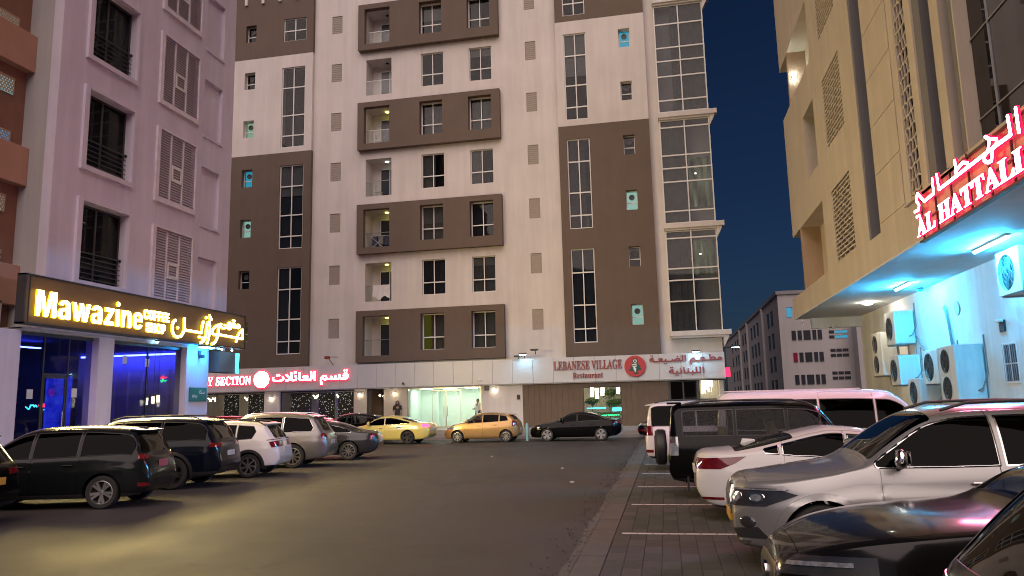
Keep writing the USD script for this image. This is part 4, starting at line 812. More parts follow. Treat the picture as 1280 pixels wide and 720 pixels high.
car('dark hatchback half hidden behind the pale saloon', (-17.45, 40.2, 0), W180, b, 2.55, .82, .31, 'paint_black', doors=(1.2, 2.15, 3.0), glz=(1.0, 3.7), pillars=(2.12,), ws=(1.1, 1.68), rw=('yz', 1.1, 1.40, .58, .5, .4), tails=[dict(yz=[(.5, .85), (.85, .85), (.85, 1.05), (.6, 1.05)], x=(-2.2, -1.75))], plate_r=(0, .7, .22, .06))
# ---------------- across the end of the road
b = sedan_body(4.88, 1.86, 1.45, n=84, fast=.10, hood=.97, trunk=1.06, roof1=3.05)
car('pale saloon with yellow sign light put into its paint, dark five-spoke rims and its brake lights on', (-14.45, 38.25, 0), W180, b, 2.83, .95, .335, 'paint_pearl_signlit', doors=(1.55, 2.55, 3.48), glz=(1.35, 4.20), pillars=(2.53,), rear_q=[(1.2, .8), (4.0, .8), (4.12, 1.1), (3.7, 1.5), (1.2, 1.5)], ws=(1.48, 2.18), rw=('plan', 3.42, 4.20), style=(5, 'turbine', .10), rimmat='rim_dark', glass='glass_tint', tailmat='lit_tail', chrome_line=True,
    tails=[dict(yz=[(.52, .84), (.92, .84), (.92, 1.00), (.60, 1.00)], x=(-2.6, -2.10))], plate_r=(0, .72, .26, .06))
b = hatch_body(3.95, 1.70, 1.50, n=84)
car('silver hatchback with orange sign light put into its paint, parked before the lit lobby', (-9.42, 38.75, 0), W180, b, 2.55, .76, .30, 'paint_silver_signlit', doors=(1.16, 2.12, 2.95), glz=(.95, 3.62), pillars=(2.10, 2.96), rear_q=[(.8, .8), (3.16, .8), (3.42, 1.12), (3.2, 1.5), (.8, 1.5)], ws=(1.10, 1.68), rw=('yz', 1.12, 1.36, .58, .48, .45), style=(8, 'I', .045), glass='glass_car', rear_glass='glass_tint',
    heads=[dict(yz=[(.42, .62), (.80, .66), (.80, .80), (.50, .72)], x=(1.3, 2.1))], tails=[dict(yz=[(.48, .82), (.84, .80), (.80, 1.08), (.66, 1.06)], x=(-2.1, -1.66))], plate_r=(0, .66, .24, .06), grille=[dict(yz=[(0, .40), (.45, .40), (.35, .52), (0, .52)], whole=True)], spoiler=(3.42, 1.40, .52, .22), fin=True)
b = sedan_body(4.6, 1.80, 1.44, n=84, fast=.16, hood=.96, trunk=1.04, cowl=1.35, roof0=2.15, roof1=2.95)
car('glossy black saloon parked before the brown boarded wall', (-4.58, 38.85, 0), W180, b, 2.70, .90, .32, 'paint_black', doors=(1.48, 2.45, 3.38), glz=(1.28, 4.0), pillars=(2.43,), rear_q=[(1.2, .8), (3.85, .8), (3.98, 1.08), (3.6, 1.5), (1.2, 1.5)], ws=(1.42, 2.08), rw=('plan', 3.3, 4.02), style=(5, 'Y', .07), glass='glass_tint', headmat='lamp_dark',
    heads=[dict(yz=[(.42, .66), (.84, .68), (.84, .78), (.50, .74)], x=(1.6, 2.4))], tails=[dict(yz=[(.30, .86), (.90, .84), (.90, .96), (.30, .92)], x=(-2.4, -1.95))], plate_r=(0, .70, .24, .06), grille=[dict(yz=[(0, .48), (.5, .5), (.42, .64), (0, .66)], whole=True)])
b = sedan_body(4.6, 1.80, 1.42, n=60)
car('dark saloon whose nose shows behind the white off-roader', (.78, 40.0, 0), W180, b, 2.7, .9, .32, 'paint_bluebl', doors=(1.48, 2.45, 3.38), glz=(1.28, 4.0), pillars=(2.43,), ws=(1.45, 2.18), rw=('plan', 3.3, 4.02), headmat='lamp_clear',
    heads=[dict(yz=[(.42, .66), (.84, .68), (.84, .78), (.50, .76)], x=(1.6, 2.4))], intake=[dict(yz=[(.5, .38), (.82, .38), (.82, .5), (.5, .46)], m='tail_red')], grille=[dict(yz=[(0, .46), (.45, .46), (.4, .6), (0, .6)], whole=True)])
# ---------------- right hand bays, far to near
b = box_body(4.8, 1.89, 1.90, hood=1.14, belt=1.20, nose=.95, cowl=1.35, roof0=1.95, rear=.16)
car('white upright off-roader, farthest in the paved bays', (-.62+2.4, 22.2, 0), 0, b, 2.79, .85, .39, 'paint_white', doors=(1.42, 2.45, 3.40), glz=(1.25, 4.62), pillars=(2.43, 3.42), ws=(1.40, 1.88), rw=('yz', 1.26, 1.70, .72, .66, .3), glass='glass_tint',
    tails=[dict(yz=[(.74, .98), (.98, .98), (.98, 1.24), (.76, 1.24)], x=(-2.6, -2.2)), dict(yz=[(.74, .52), (.94, .52), (.94, .60), (.74, .60)], x=(-2.6, -2.2))], plate_r=(0, .86, .26, .07), rails=True, sill_black=.42, spoiler=(4.62, 1.82, .66, .16), gate=(.62, 1.76, .80))
def van_extra(t, b, X): obj('roof_rib', MB().box(X(4.6), X(1.6), -.35, -.32, 2.085, 2.11).box(X(4.6), X(1.6), .32, .35, 2.085, 2.11), 'paint_white', t)
b = Body(4.9, 1.75, 2.09, [(0, .70), (.03, .95), (.12, 1.10), (.34, 1.28), (.62, 1.66), (.92, 1.96), (1.15, 2.05), (2.5, 2.09), (4.5, 2.07), (4.75, 2.0), (4.86, 1.6), (4.89, 1.0), (4.9, .85)], [(0, .60), (.12, .95), (.34, 1.12), (.9, 1.16), (2.5, 1.16), (4.6, 1.16), (4.85, 1.0), (4.9, .7)], [(0, .4), (.1, .26), (4.7, .28), (4.9, .5)], n=84, wnose=.84, wtail=.94, tumble=.12, e_cab=6., nose_r=.4, tail_r=.2, crease=.006)
car('white passenger van with dark side glass, rising behind the black off-roader', (3.55, 19.15, 0), 0, b, 2.57, .95, .33, 'paint_white', cat='van', name='passenger_van', doors=(.55, 1.45, 2.6), glz=(.45, 4.60), pillars=(1.42, 2.62), ws=(.30, .98), rw=('yz', 1.22, 1.85, .68, .64, .3), glass='glass_tint', hood=False, glass_hi=.22, glass_lo=.06, tails=[dict(yz=[(.70, .90), (.90, .90), (.90, 1.25), (.74, 1.25)], x=(-2.6, -2.3))], extra=van_extra, style=(6, 'I', .06))
# black off-roader with spare wheel
b = box_body(4.75, 1.88, 1.87, hood=1.14, belt=1.20, nose=.95, cowl=1.42, roof0=2.02, rear=.10)
def paj_extra(t, b, X):
    obj('roof_spoiler', rbox(X(4.74), X(4.45), -.62, .62, 1.845, 1.885, .015, 6), 'paint_black', t)
    for sg in (1, -1): obj('mud_flap', bx(X(4.42), X(4.38), min(sg*.70, sg*.90), max(sg*.70, sg*.90), .16, .46), 'black_plastic', t)
car('black upright off-roader carrying its spare wheel on the tail door', (-.02+2.375, 16.25, 0), 0, b, 2.78, .82, .39, 'paint_black', doors=(1.46, 2.52, 3.48), glz=(1.28, 4.45), pillars=(2.50, 3.46), ws=(1.46, 1.96), rw=('yz', 1.28, 1.68, .70, .64, .3), glass='glass_car', glass_hi=.15, seats='seat_tan', spare=(-.10, .98, .36), rails=True, sill_black=.42, extra=paj_extra, chrome_line=False,
    tails=[dict(yz=[(.76, .86), (.98, .86), (.98, 1.22), (.80, 1.22)], x=(-2.5, -2.18), m='lamp_clear'), dict(yz=[(.80, 1.10), (.98, 1.10), (.98, 1.22), (.84, 1.22)], x=(-2.56, -2.24), m='tail_red')], plate_r=(.55, .72, .2, .06), gate=(.60, 1.74, .76))
# white saloon, tail towards the road
b = sedan_body(4.85, 1.84, 1.45, n=100, fast=.16, hood=.98, trunk=1.09, roof1=3.0, cowl=1.50, roof0=2.32)
car('white curvy saloon with its tail out between the black off-roader and the silver SUV', (.40+2.425, 13.35, .02), 0, b, 2.83, .93, .335, 'paint_white', doors=(1.60, 2.60, 3.52), glz=(1.40, 4.16), pillars=(2.58, 3.56), rear_q=[(1.2, .8), (3.92, .8), (4.10, 1.12), (3.7, 1.5), (1.2, 1.5)], ws=(1.56, 2.24), rw=('plan', 3.34, 4.24), style=(5, 'Y', .06), glass='glass_car', glass_hi=.11, rear_glass='glass_tint', chrome_line=True,
    tails=[dict(sz=[(4.08, 1.02), (4.30, 1.01), (4.90, .98), (4.90, .82), (4.48, .83), (4.25, .92)], yz=[(.38, .70), (1.0, .70), (1.0, 1.05), (.38, 1.05)], x=(-2.6, -1.55)), dict(yz=[(.55, .34), (.86, .36), (.86, .40), (.55, .38)], m='tail_red', name='reflector')], plate_r=(0, .78, .26, .06), sill_black=.27, fin=True)
# silver suv nose towards the road
b = suv_body(4.9, 1.96, 1.79, n=110, hood=1.13, belt=1.15, nose=.93, cowl=1.32, roof0=2.22, roof1=4.1, rake=.55, bot=.26, wn=.56, nose_r=.95, crease=.02)
def x5_extra(t, b, X):
    for sg in (1, -1):                  # kidney grille: frame and upright bars
        p = Polygon([(.03, .62), (.26, .60), (.30, .72), (.27, .90), (.05, .92)]); p = affinity.scale(p, sg, 1, origin=(0, 0)); ring = p.buffer(.02).difference(p.buffer(-.012))
        sh = b.loft(.016)-b.loft(-.02)
        obj('grille_frame', sh^front_prism(ring, 1.9, 2.7), 'chrome', t, smooth=40)
        bars = Manifold.batch_boolean([front_prism(sbox(sg*(.06+k*.032)-.006, .62, sg*(.06+k*.032)+.006, .90), 1.9, 2.7) for k in range(7)], OP_ADD)
        obj('grille_bars', sh^bars^front_prism(p, 1.9, 2.7), 'steel', t)
        for yy, rr in ((.55, .055), (.72, .055)):
            c = Point(sg*yy, .815); obj('lamp_ring', (b.loft(.010)-b.loft(-.02))^front_prism(c.buffer(rr).difference(c.buffer(rr-.014)), 1.5, 2.7), 'chrome', t); obj('lamp_lens', (b.loft(.008)-b.loft(-.02))^front_prism(c.buffer(rr-.016), 1.5, 2.7), 'lamp_clear', t)
        obj('light_bar', (b.loft(.010)-b.loft(-.02))^front_prism(affinity.scale(Polygon([(.40, .885), (.86, .90), (.86, .915), (.40, .90)]), sg, 1, origin=(0, 0)), 1.5, 2.7), 'lamp_clear', t)
        obj('fog_lamp', (b.loft(.008)-b.loft(-.03))^front_prism(Point(sg*.66, .545).buffer(.06), 1.7, 2.7), 'lamp_dark', t, smooth=40)
        obj('bumper_chrome', (b.loft(.012)-b.loft(-.02))^front_prism(affinity.scale(Polygon([(.30, .285), (.62, .30), (.66, .345), (.32, .33)]), sg, 1, origin=(0, 0)), 1.7, 2.7), 'steel', t, smooth=40)
        obj('side_vent', (b.loft(.004)-b.loft(-.02))^ext_xz(Polygon([(X(1.42), .66), (X(1.70), .68), (X(1.70), .75), (X(1.50), .75)]), *((.3, 1.5) if sg > 0 else (-1.5, -.3))), 'black_plastic', t)
car('silver SUV nose-out with twin oval grille and chrome mirror caps', (.68+2.45, 9.72, .03), W180, b, 2.93, .90, .38, 'paint_silver', doors=(1.50, 2.66, 3.62), glz=(1.25, 4.40), pillars=(2.70, 3.62), rear_q=[(1.2, .9), (4.15, .9), (4.42, 1.3), (4.05, 1.9), (1.2, 1.9)], ws=(1.42, 2.12), rw=('yz', 1.2, 1.58, .66, .55, .6), style=(5, 'Y', .07), glass='glass_tint', rails=True, mirmat='chrome', chrome_line=True, extra=x5_extra, headmat='lamp_dark', arch_flare=.020,
    heads=[dict(yz=[(.36, .70), (.99, .74), (.99, .93), (.40, .90)], sz=[(-.1, .70), (.30, .72), (.66, .86), (.40, .93), (-.1, .90)], x=(1.5, 2.7))],
    grille=[dict(yz=[(.03, .62), (.26, .60), (.30, .72), (.27, .90), (.05, .92)])], intake=[dict(yz=[(.46, .36), (.80, .38), (.74, .50), (.52, .46)], x=(1.7, 2.7)), dict(yz=[(0, .34), (.36, .34), (.40, .44), (0, .46)], whole=True)], plate_f=(0, .56, .26, .06, 'plate_yellow'))
# dark saloon, nose only
b = sedan_body(4.95, 1.87, 1.50, n=110, hood=1.08, trunk=1.10, nose=.79, cowl=1.72, roof0=2.55, roof1=3.3, wnose=.52, nose_r=.95)
def merc_extra(t, b, X):
    for sg in (1, -1): obj('lamp_lens', (b.loft(.012)-b.loft(-.02))^front_prism(affinity.scale(Polygon([(.50, .735), (.88, .785), (.80, .805), (.50, .765)]), sg, 1, origin=(0, 0)), 2.0, 2.7), 'lamp_clear', t)
    obj('badge_ring', (b.loft(.03)-b.loft(-.02))^front_prism(Point(0, .58).buffer(.085).difference(Point(0, .58).buffer(.07)), 1.8, 2.8), 'chrome', t)
    obj('wiper', tube([(X(1.80), -.3, 1.09), (X(2.05), .35, 1.20)], .012, 6), 'black_plastic', t)
car('dark glossy saloon nose-out in the right foreground', (.72+2.475, 6.55, 0), W180, b, 2.94, .86, .35, 'paint_bronze', doors=(1.90, 2.90, 3.75), glz=(1.7, 4.3), pillars=(2.88,), ws=(1.78, 2.50), rw=('plan', 3.6, 4.4), style=(5, 'Y', .07), glass='glass_car', headmat='lamp_dark', mirror=False, extra=merc_extra, chrome_line=True,
    heads=[dict(yz=[(.42, .66), (.93, .72), (.93, .86), (.52, .81)], x=(1.85, 2.7))], grille=[dict(yz=[(0, .46), (.40, .48), (.44, .58), (.36, .72), (0, .74)], whole=True)], intake=[dict(yz=[(.5, .28), (.82, .30), (.80, .42), (.55, .38)])])
# black suv, tail corner at the bottom right
b = suv_body(4.62, 1.86, 1.70, n=110, hood=1.06, belt=1.10, cowl=1.3, roof1=3.75, rake=.52)
def rav_extra(t, b, X):
    x = -b.L/2-.02; z = .94; e = lambda a, c, th: affinity.scale(Point(0, 0).buffer(1, 24), a, c).difference(affinity.scale(Point(0, 0).buffer(1, 24), a-th, c-th))
    lg = shapely.union_all([e(.085, .058, .009), affinity.translate(e(.046, .026, .008), 0, .022), affinity.scale(Point(0, 0).buffer(1, 24), .026, .055).difference(affinity.scale(Point(0, 0).buffer(1, 24), .017, .047))])
    obj('badge', (b.loft(.022)-b.loft(-.02))^front_prism(affinity.translate(lg, 0, z), -3, -1.6), 'chrome', t)
    obj('wiper', tube([(-b.L/2+.14, 0, 1.16), (-b.L/2+.20, -.40, 1.20)], .012, 6), 'black_plastic', t)
    obj('camera_strip', (b.loft(.014)-b.loft(-.02))^front_prism(sbox(-.4, .835, .4, .865), -3, -1.6), 'black_plastic', t)
car('black SUV whose tail corner fills the bottom right, with rear wiper and oval badge', (1.24+2.31, 3.66, 0), 0, b, 2.69, .92, .35, 'paint_black', doors=(1.32, 2.36, 3.30), glz=(1.15, 4.15), pillars=(2.34, 3.28), ws=(1.38, 1.98), rw=('yz', 1.12, 1.52, .70, .60, .6), glass='glass_tint', tails=[dict(yz=[(.55, .92), (.98, .92), (.98, 1.06), (.62, 1.04)], x=(-2.5, -1.9))], spoiler=(3.90, 1.645, .50, .22), gate=(.60, 1.60, .74), extra=rav_extra, sill_black=.4)
# ================================================================ lettering
from PIL import Image, ImageDraw, ImageFont
FONTS = glob.glob('/opt/blender-*/*/datafiles/fonts/')[0]
FT = {}
def font(k):
    if k not in FT:
        fn, ax = {'ar': ('NotoSansArabic-VariableFont_wdth,wght.woff2', [700, 100]), 'serif': ('NotoSansMath-Regular.woff2', None), 'sans': ('Inter.woff2', [14, 800]), 'ars': ('NotoSansArabic-VariableFont_wdth,wght.woff2', [500, 100])}[k]
        f = ImageFont.truetype(FONTS+fn, 120)
        if ax: f.set_variation_by_axes(ax)
        FT[k] = f
    return FT[k]
def serif(s): return ''.join(chr(0x1D400+ord(c)-65) if 'A' <= c <= 'Z' else chr(0x1D41A+ord(c)-97) if 'a' <= c <= 'z' else c for c in s)
def outline(text, k):
    f = font(k); x0, y0, x1, y1 = f.getbbox(text, anchor='ls'); im = Image.new('L', (x1-x0+8, y1-y0+8))
    ImageDraw.Draw(im).text((4-x0, 4-y0), text, 255, f, anchor='ls')
    on = np.pad(np.asarray(im) > 127, ((0, 0), (1, 1))).astype(np.int8); d = np.diff(on, axis=1)
    rows, st = np.nonzero(d == 1); en = np.nonzero(d == -1)[1]
    sh = shapely.union_all(shapely.box(st, -rows-1, en, -rows)).buffer(.8).buffer(-.8).simplify(.8)
    return affinity.translate(sh, 0, 4-y0)
def fit(text, k, u0, u1, v0, v1):
    """outline of the text fitted into the rectangle"""
    s = outline(text, k); a, b, c, d = s.bounds
    return affinity.translate(affinity.scale(affinity.translate(s, -a, -b), (u1-u0)/(c-a), (v1-v0)/(d-b), origin=(0, 0)), u0, v0)
def strokes(lst, w):
    return shapely.union_all([Point(p[0]).buffer(w*1.15, 8) if len(p) == 1 else LineString(p).buffer(w, 6, join_style=1) for p in lst])
def letters(parent, shape, frame, depth, face, glow, halo=.0, standoff=.03, name='letter'):
    """each separate glyph is a part: lit face, with a glowing back as its sub-part. frame = (u axis, v axis, normal, origin)"""
    U, V, N, O = [np.array(a, float) for a in frame]
    gl = sorted(getattr(shape, 'geoms', [shape]), key=lambda g: g.bounds[0])
    for g in gl:
        if g.area < 1e-5: continue
        m = T(ext(g, depth), [U, V, N], O+N*standoff); p = obj(name, m, face, parent)
        if glow:
            q = g.buffer(halo) if halo else g
            obj('glow_edge', T(ext(q, depth*.7), [U, V, N], O+N*(standoff-depth*.2)), glow, p)
def A(s): return s[::-1]
def unary(l): return shapely.MultiPolygon([g for s in l for g in getattr(s, 'geoms', [s])])

# ================================================================ left building with the coffee shop
LX = -18.0
left = thing('coffee_shop_building', 'pale apartment building, lilac light put into its wall colour, with a coffee shop on its ground floor', 'building')
LS = 3.75
LT = 23.6
lw = sbox(18.95, 4.45, 28.48, LT)
lh = []
for n in range(5):
    z = LS*n
    lh += [sbox(20.17, 6.13+z, 22.24, 8.66+z), sbox(26.38, 5.62+z, 27.64, 8.02+z), sbox(23.74, 6.02+z, 25.92, 8.64+z)]
obj('front_wall', ext_yz(lw.difference(shapely.union_all(lh)), LX-.35, LX), 'wall_left', left)
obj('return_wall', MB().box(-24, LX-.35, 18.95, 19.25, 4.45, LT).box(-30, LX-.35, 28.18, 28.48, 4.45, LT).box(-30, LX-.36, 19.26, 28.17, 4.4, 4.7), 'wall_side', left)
obj('core', BX(-29.9, LX-.72, 19.3, 28.1, 4.72, LT-.1), 'dark_room', left)
obj('roof_slab', BX(-30, LX+.2, 18.9, 28.6, LT, LT+.3), 'wall_left', left)
for n in range(5):
    z = LS*n
    # living room window with moulded surround and balcony rail
    y0, y1, z0, z1 = 20.17, 22.24, 6.13+z, 8.66+z
    sur = MB().box(LX, LX+.10, y0-.22, y0-.02, z0-.18, z1+.12).box(LX, LX+.10, y1+.02, y1+.12, z0-.18, z1+.12).box(LX, LX+.103, y0-.02, y1+.02, z0-.18, z0-.02).box(LX, LX+.103, y0-.02, y1+.02, z1+.02, z1+.12)
    obj('window_surround', sur, 'wall_left', left)
    fr = MB().box(LX-.30, LX-.24, y0, y0+.06, z0, z1).box(LX-.30, LX-.24, y1-.06, y1, z0, z1).box(LX-.30, LX-.24, y0, y1, z0, z0+.07).box(LX-.30, LX-.24, y0, y1, z1-.07, z1).box(LX-.295, LX-.235, (y0+y1)/2-.1-.035, (y0+y1)/2-.1+.035, z0, z1)
    w = obj('window', fr, 'frame_dark', left); ym = (y0+y1)/2-.1
    for a, b in ((y0+.06, ym-.035), (ym+.035, y1-.06)): obj('pane', BX(LX-.275, LX-.265, a, b, z0+.07, z1-.07), 'glass_window', w)
    cv_ = np.linspace(y0, y1, 30); vv = np.array([(LX-.5+.03*math.sin(q*23+n), q, zz) for q in cv_ for zz in (z0, z1)]); obj('curtain', (vv, np.array([(2*i, 2*i+1, 2*i+3, 2*i+2) for i in range(29)])), 'curtain_dark', w, smooth=True)
    for i in range(6):
        obj('rail', cyl((LX-.16, y0-.02, z0+.12+i*.165), (LX-.16, y1+.02, z0+.12+i*.165), .016 if i < 5 else .024, None, 6), 'frame_dark', w)
    obj('rail_bracket', cyl((LX-.16, y1-.06, z0+.95), (LX-.16, y1+.0, z0+.95), .05, None, 10), 'black_plastic', w)
    # louvred shaft cover
    y0, y1, z0, z1 = 23.74, 25.92, 6.02+z, 8.64+z
    m = MB().box(LX-.02, LX+.09, y0-.20, y0-.02, z0-.18, z1+.06).box(LX-.02, LX+.06, y1+.0, y1+.06, z0-.18, z1+.06).box(LX-.02, LX+.093, y0-.02, y1, z0-.18, z0).box(LX-.02, LX+.06, y0-.02, y1, z1, z1+.06)
    for q in (y0+.72, y0+1.45): m.box(LX-.06, LX+.008, q-.03, q+.03, z0, z1)
    lf = obj('louvre_frame', m, 'louvre', left)
    obj('louvre_back', BX(LX-.20, LX-.18, y0, y1, z0, z1), 'vent_panel', lf)
    if n < 5:
        for i in range(26):
            zz = z0+.03+i*.10; c = .035
            v = np.array([(LX-.09, yy, zz+.075) if k in (0,) else (LX-.005, yy, zz) if k == 1 else (LX-.005, yy, zz+.022) if k == 2 else (LX-.09, yy, zz+.095) for yy in (y0, y1) for k in range(4)])
            obj('slat', (v, np.array([(0, 1, 5, 4), (1, 2, 6, 5), (2, 3, 7, 6), (3, 0, 4, 7)])), 'louvre', lf)
        q0, q1, h0, h1 = y0+.78, y0+1.38, z0+.82, z0+1.42
        obj('access_hatch', MB().box(LX-.0, LX+.03, q0, q0+.07, h0, h1).box(LX, LX+.03, q1-.07, q1, h0, h1).box(LX, LX+.03, q0+.07, q1-.07, h0, h0+.09).box(LX, LX+.03, q0+.07, q1-.07, h1-.09, h1), 'frame_white', lf)
    # blind recess
    y0, y1, z0, z1 = 26.38, 27.64, 5.62+z, 8.02+z
    obj('blind_recess', BX(LX-.30, LX-.16, y0, y1, z0, z1), 'wall_left', left)
    obj('recess_sill', MB().box(LX, LX+.05, y0-.03, y1+.06, z0-.12, z0-.04).box(LX-.14, LX+.02, y0, y1, z0-.02, z0+.0), 'wall_left', left)
# set-back balconies at the near end
bal = obj('balcony_back_wall', BX(-19.6, -19.2, 6, 18.945, 0, LT), 'balcony_brown', left)
for n in range(5):
    z = 5.19+3.68*n
    obj('balcony_parapet', rbox(-19.195, -18.9, 6, 18.94, z, z+1.2, .01, 4), 'balcony_orange', left)
    for k, (za, zb) in enumerate(((z+1.27, z+1.62), (z+2.80, z+3.32))):
        ya = 16.4; yb = 18.48; g = sbox(ya, za, yb, zb); hs = [Point(ya+.05+i*.10+(.05 if j % 2 else 0), za+.04+j*.075).buffer(.033, 2) for i in range(21) for j in range(int((zb-za)/.075))]
        lat = obj('lattice_screen', ext_yz(g.difference(shapely.union_all(hs)), -19.17, -19.14), 'wall_tan', left)
        obj('lit_pane', BX(-19.195, -19.185, ya, yb, za, zb), ['grid_white', 'grid_blue', 'grid_cyan', 'grid_white', 'grid_cyan', 'grid_cyan'][(2*n+k+5) % 6], lat)
obj('ground_pier', MB().box(-24, LX-.02, 13., 18.27, 0, 4.35).box(-24, -19.61, 8, 13, 0, 4.35), 'wall_left', left)
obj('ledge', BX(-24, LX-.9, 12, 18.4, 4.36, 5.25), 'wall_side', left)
# coffee shop front
obj('pier', BX(LX-.5, LX-.02, 21.32, 22.02, .15, 4.42), 'wall_left', left); obj('pier', BX(LX-.5, LX-.02, 25.95, 27.38, .15, 4.42), 'wall_left', left)
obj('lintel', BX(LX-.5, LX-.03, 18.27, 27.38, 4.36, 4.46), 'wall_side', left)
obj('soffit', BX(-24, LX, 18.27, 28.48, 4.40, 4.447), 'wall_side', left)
obj('shop_floor', BX(-24, LX+.0, 13, 27.38, -.1, .15), 'tile_floor', left)
obj('forecourt', BX(LX, -15.9, 6, 29.5, -.1, .14), 'step_stone', kind='structure')
obj('shop_interior', MB().box(-24, -23.9, 18.3, 27.3, .15, 4.36).box(-23.9, LX-.55, 18.28, 18.34, .15, 4.36).box(-23.9, LX-.5, 18.3, 27.3, 4.30, 4.36), 'dark_room', left)
sg = obj('shop_glazing', MB().box(LX-.30, LX-.24, 18.27, 21.32, 4.26, 4.36).box(LX-.30, LX-.24, 22.02, 25.95, 4.26, 4.36).box(LX-.295, LX-.245, 19.36, 19.40, .15, 4.26).box(LX-.295, LX-.245, 20.32, 20.36, .15, 4.26).box(LX-.295, LX-.245, 24.0, 24.03, .15, 4.26).box(LX-.295, LX-.245, 19.40, 20.32, 3.13, 3.17), 'frame_dark', left)
for a, b in ((18.28, 19.36), (20.36, 21.31), (22.03, 24.0), (24.03, 25.94)): obj('pane', BX(LX-.275, LX-.265, a, b, .15, 4.26), 'glass_window', sg)
obj('pane', BX(LX-.275, LX-.265, 19.40, 20.32, 3.17, 4.26), 'glass_window', sg)
dr = obj('shop_door', MB().box(LX-.29, LX-.25, 19.42, 19.46, .16, 3.12).box(LX-.29, LX-.25, 20.26, 20.30, .16, 3.12).box(LX-.29, LX-.25, 19.46, 20.26, 3.02, 3.12).box(LX-.29, LX-.25, 19.46, 20.26, .16, .26), 'frame_dark', left)
obj('pane', BX(LX-.275, LX-.267, 19.46, 20.26, .26, 3.02), 'glass_window', dr)
obj('handle', tube([(LX-.2, 20.16, 1.25), (LX-.2, 20.16, 2.0)], .018, 6), 'chrome', dr)
# interior of the coffee shop: blue light, panelled back wall, lamps, neon
obj('blue_door_glow_sheet', BX(-18.44, -18.40, 19.72, 20.72, .3, 3.1), 'blue_door_glow', left)  # glowing sheet added behind the door to stand for the blue-lit interior
obj('blue_ceiling_strip', BX(-23.4, -19.0, 26.72, 26.82, 4.18, 4.24), 'lit_blue_strip', left)
obj('blue_ceiling_strip', BX(-20.2, -20.1, 18.5, 21.2, 4.08, 4.12), 'lit_blue_strip', left)
for i in range(7):
    x = -23.2+i*.62; obj('wall_panel', BX(x, x+.44, 27.10, 27.18, 1.0, 3.2), 'interior_cream', left); obj('wall_rib', BX(x+.49, x+.57, 27.0, 27.18, .6, 3.6), 'interior_cream', left)
obj('far_shop_wall', BX(-23.9, LX-.5, 27.19, 27.3, .15, 4.3), 'interior_cream', left)
obj('counter', rbox(-22.4, -19.4, 25.4, 26.0, .15, 1.05, .04, 6), 'wood_clad', left)
for i, (y, z) in enumerate(((25.05, 2.2), (25.42, 2.25), (25.70, 2.3), (20.42, 1.9), (20.75, 1.95))):
    t = thing('hanging_lamp', ['first small warm hanging lamp from left in the right coffee shop window', 'middle small warm hanging lamp in the right coffee shop window', 'last small warm hanging lamp in the right coffee shop window', 'left one of two warm lamps beside the coffee shop door', 'right one of two warm lamps beside the coffee shop door'][i], 'lamp', (LX-1.0, y, z))
    obj('shade', lathe([(0, 0), (.05, 0), (.06, .26), (0, .26)], 12, 'z'), 'pendant', t); obj('cord', cyl((0, 0, .26), (0, 0, 4.3-z), .006, None, 5), 'black_plastic', t)
def squiggle(y0, x, z, w, h, seed):
    r = np.random.default_rng(seed); pts = [(x, y0+w*i/9, z+h*(r.uniform(-.5, .5) if 0 < i < 9 else 0)) for i in range(10)]; return tube(pts, .018, 5)
for (y, z, w, m, lab) in ((19.05, 2.17, .40, 'neon_cyan', 'cyan neon stroke in the coffee shop door glass'), (19.5, 2.2, .28, 'neon_red', 'short red neon scribble beside the cyan one in the coffee shop door'), (19.72, 2.08, .42, 'neon_cyan', 'cyan neon line low in the coffee shop door'), (25.05, 3.22, .36, 'neon_red', 'red neon scribble in the right coffee shop window'), (25.05, 3.10, .36, 'neon_green', 'green neon scribble under the red one in the coffee shop')):
    tag(obj('neon_sign', squiggle(y, LX-.45, z, w, .14, int(y*100)), m), lab, 'neon sign')
for y, z, lab in ((18.85, 2.4, 'small tan notice stuck on the left coffee shop pane'), (20.55, 2.45, 'pale notice stuck beside the coffee shop door'), (22.75, 3.6, 'first small white sticker high on the right coffee shop pane'), (23.9, 3.55, 'second small white sticker high on the right coffee shop pane')):
    tag(obj('notice', BX(LX-.262, LX-.258, y, y+.22, z, z+.28), 'plate_white'), lab, 'notice')
for i, (y, lab) in enumerate(((23.95, 'small blue-white spotlight under the middle of the yellow sign'), (28.0, 'small blue-white spotlight near the right end of the yellow sign'), (28.75, 'small blue-white spotlight at the right end of the yellow sign'))):
    t = thing('sign_spotlight', lab, 'spotlight', (LX+.15, y, 4.42)); obj('housing', rbox(-.05, .05, -.05, .05, .02, .10, .01, 5), 'black_plastic', t); obj('lens', sph((0, 0, 0), .045, 8), 'lit_flood', t)
t = thing('street_plate', 'small green street name plate on the cyan-lit shop pier', 'street sign', (LX, 26.7, 2.56)); obj('plate', rbox(-.015, .02, -.55, .58, -.26, .28, .01, 4), 'green_plate', t)
fr_l = ((0, 1, 0), (0, 0, 1), (1, 0, 0), (.022, 0, 0))
letters(t, fit(A('\uFEB3\uFEDC\uFE94')+' ', 'ars', .05, .42, .03, .20), fr_l, .004, 'plate_white', None, 0, 0); letters(t, fit('Way', 'sans', -.38, -.05, -.14, .0), fr_l, .004, 'plate_white', None, 0, 0)
t = thing('security_camera', 'dark security camera under the yellow sign on the shop pier', 'camera', (LX, 26.7, 4.05)); obj('body', rbox(0, .22, -.06, .06, -.07, .07, .02, 6), 'black_plastic', t); obj('mount', rbox(-.03, .05, -.09, .09, .05, .25, .02, 6), 'frame_dark', t)
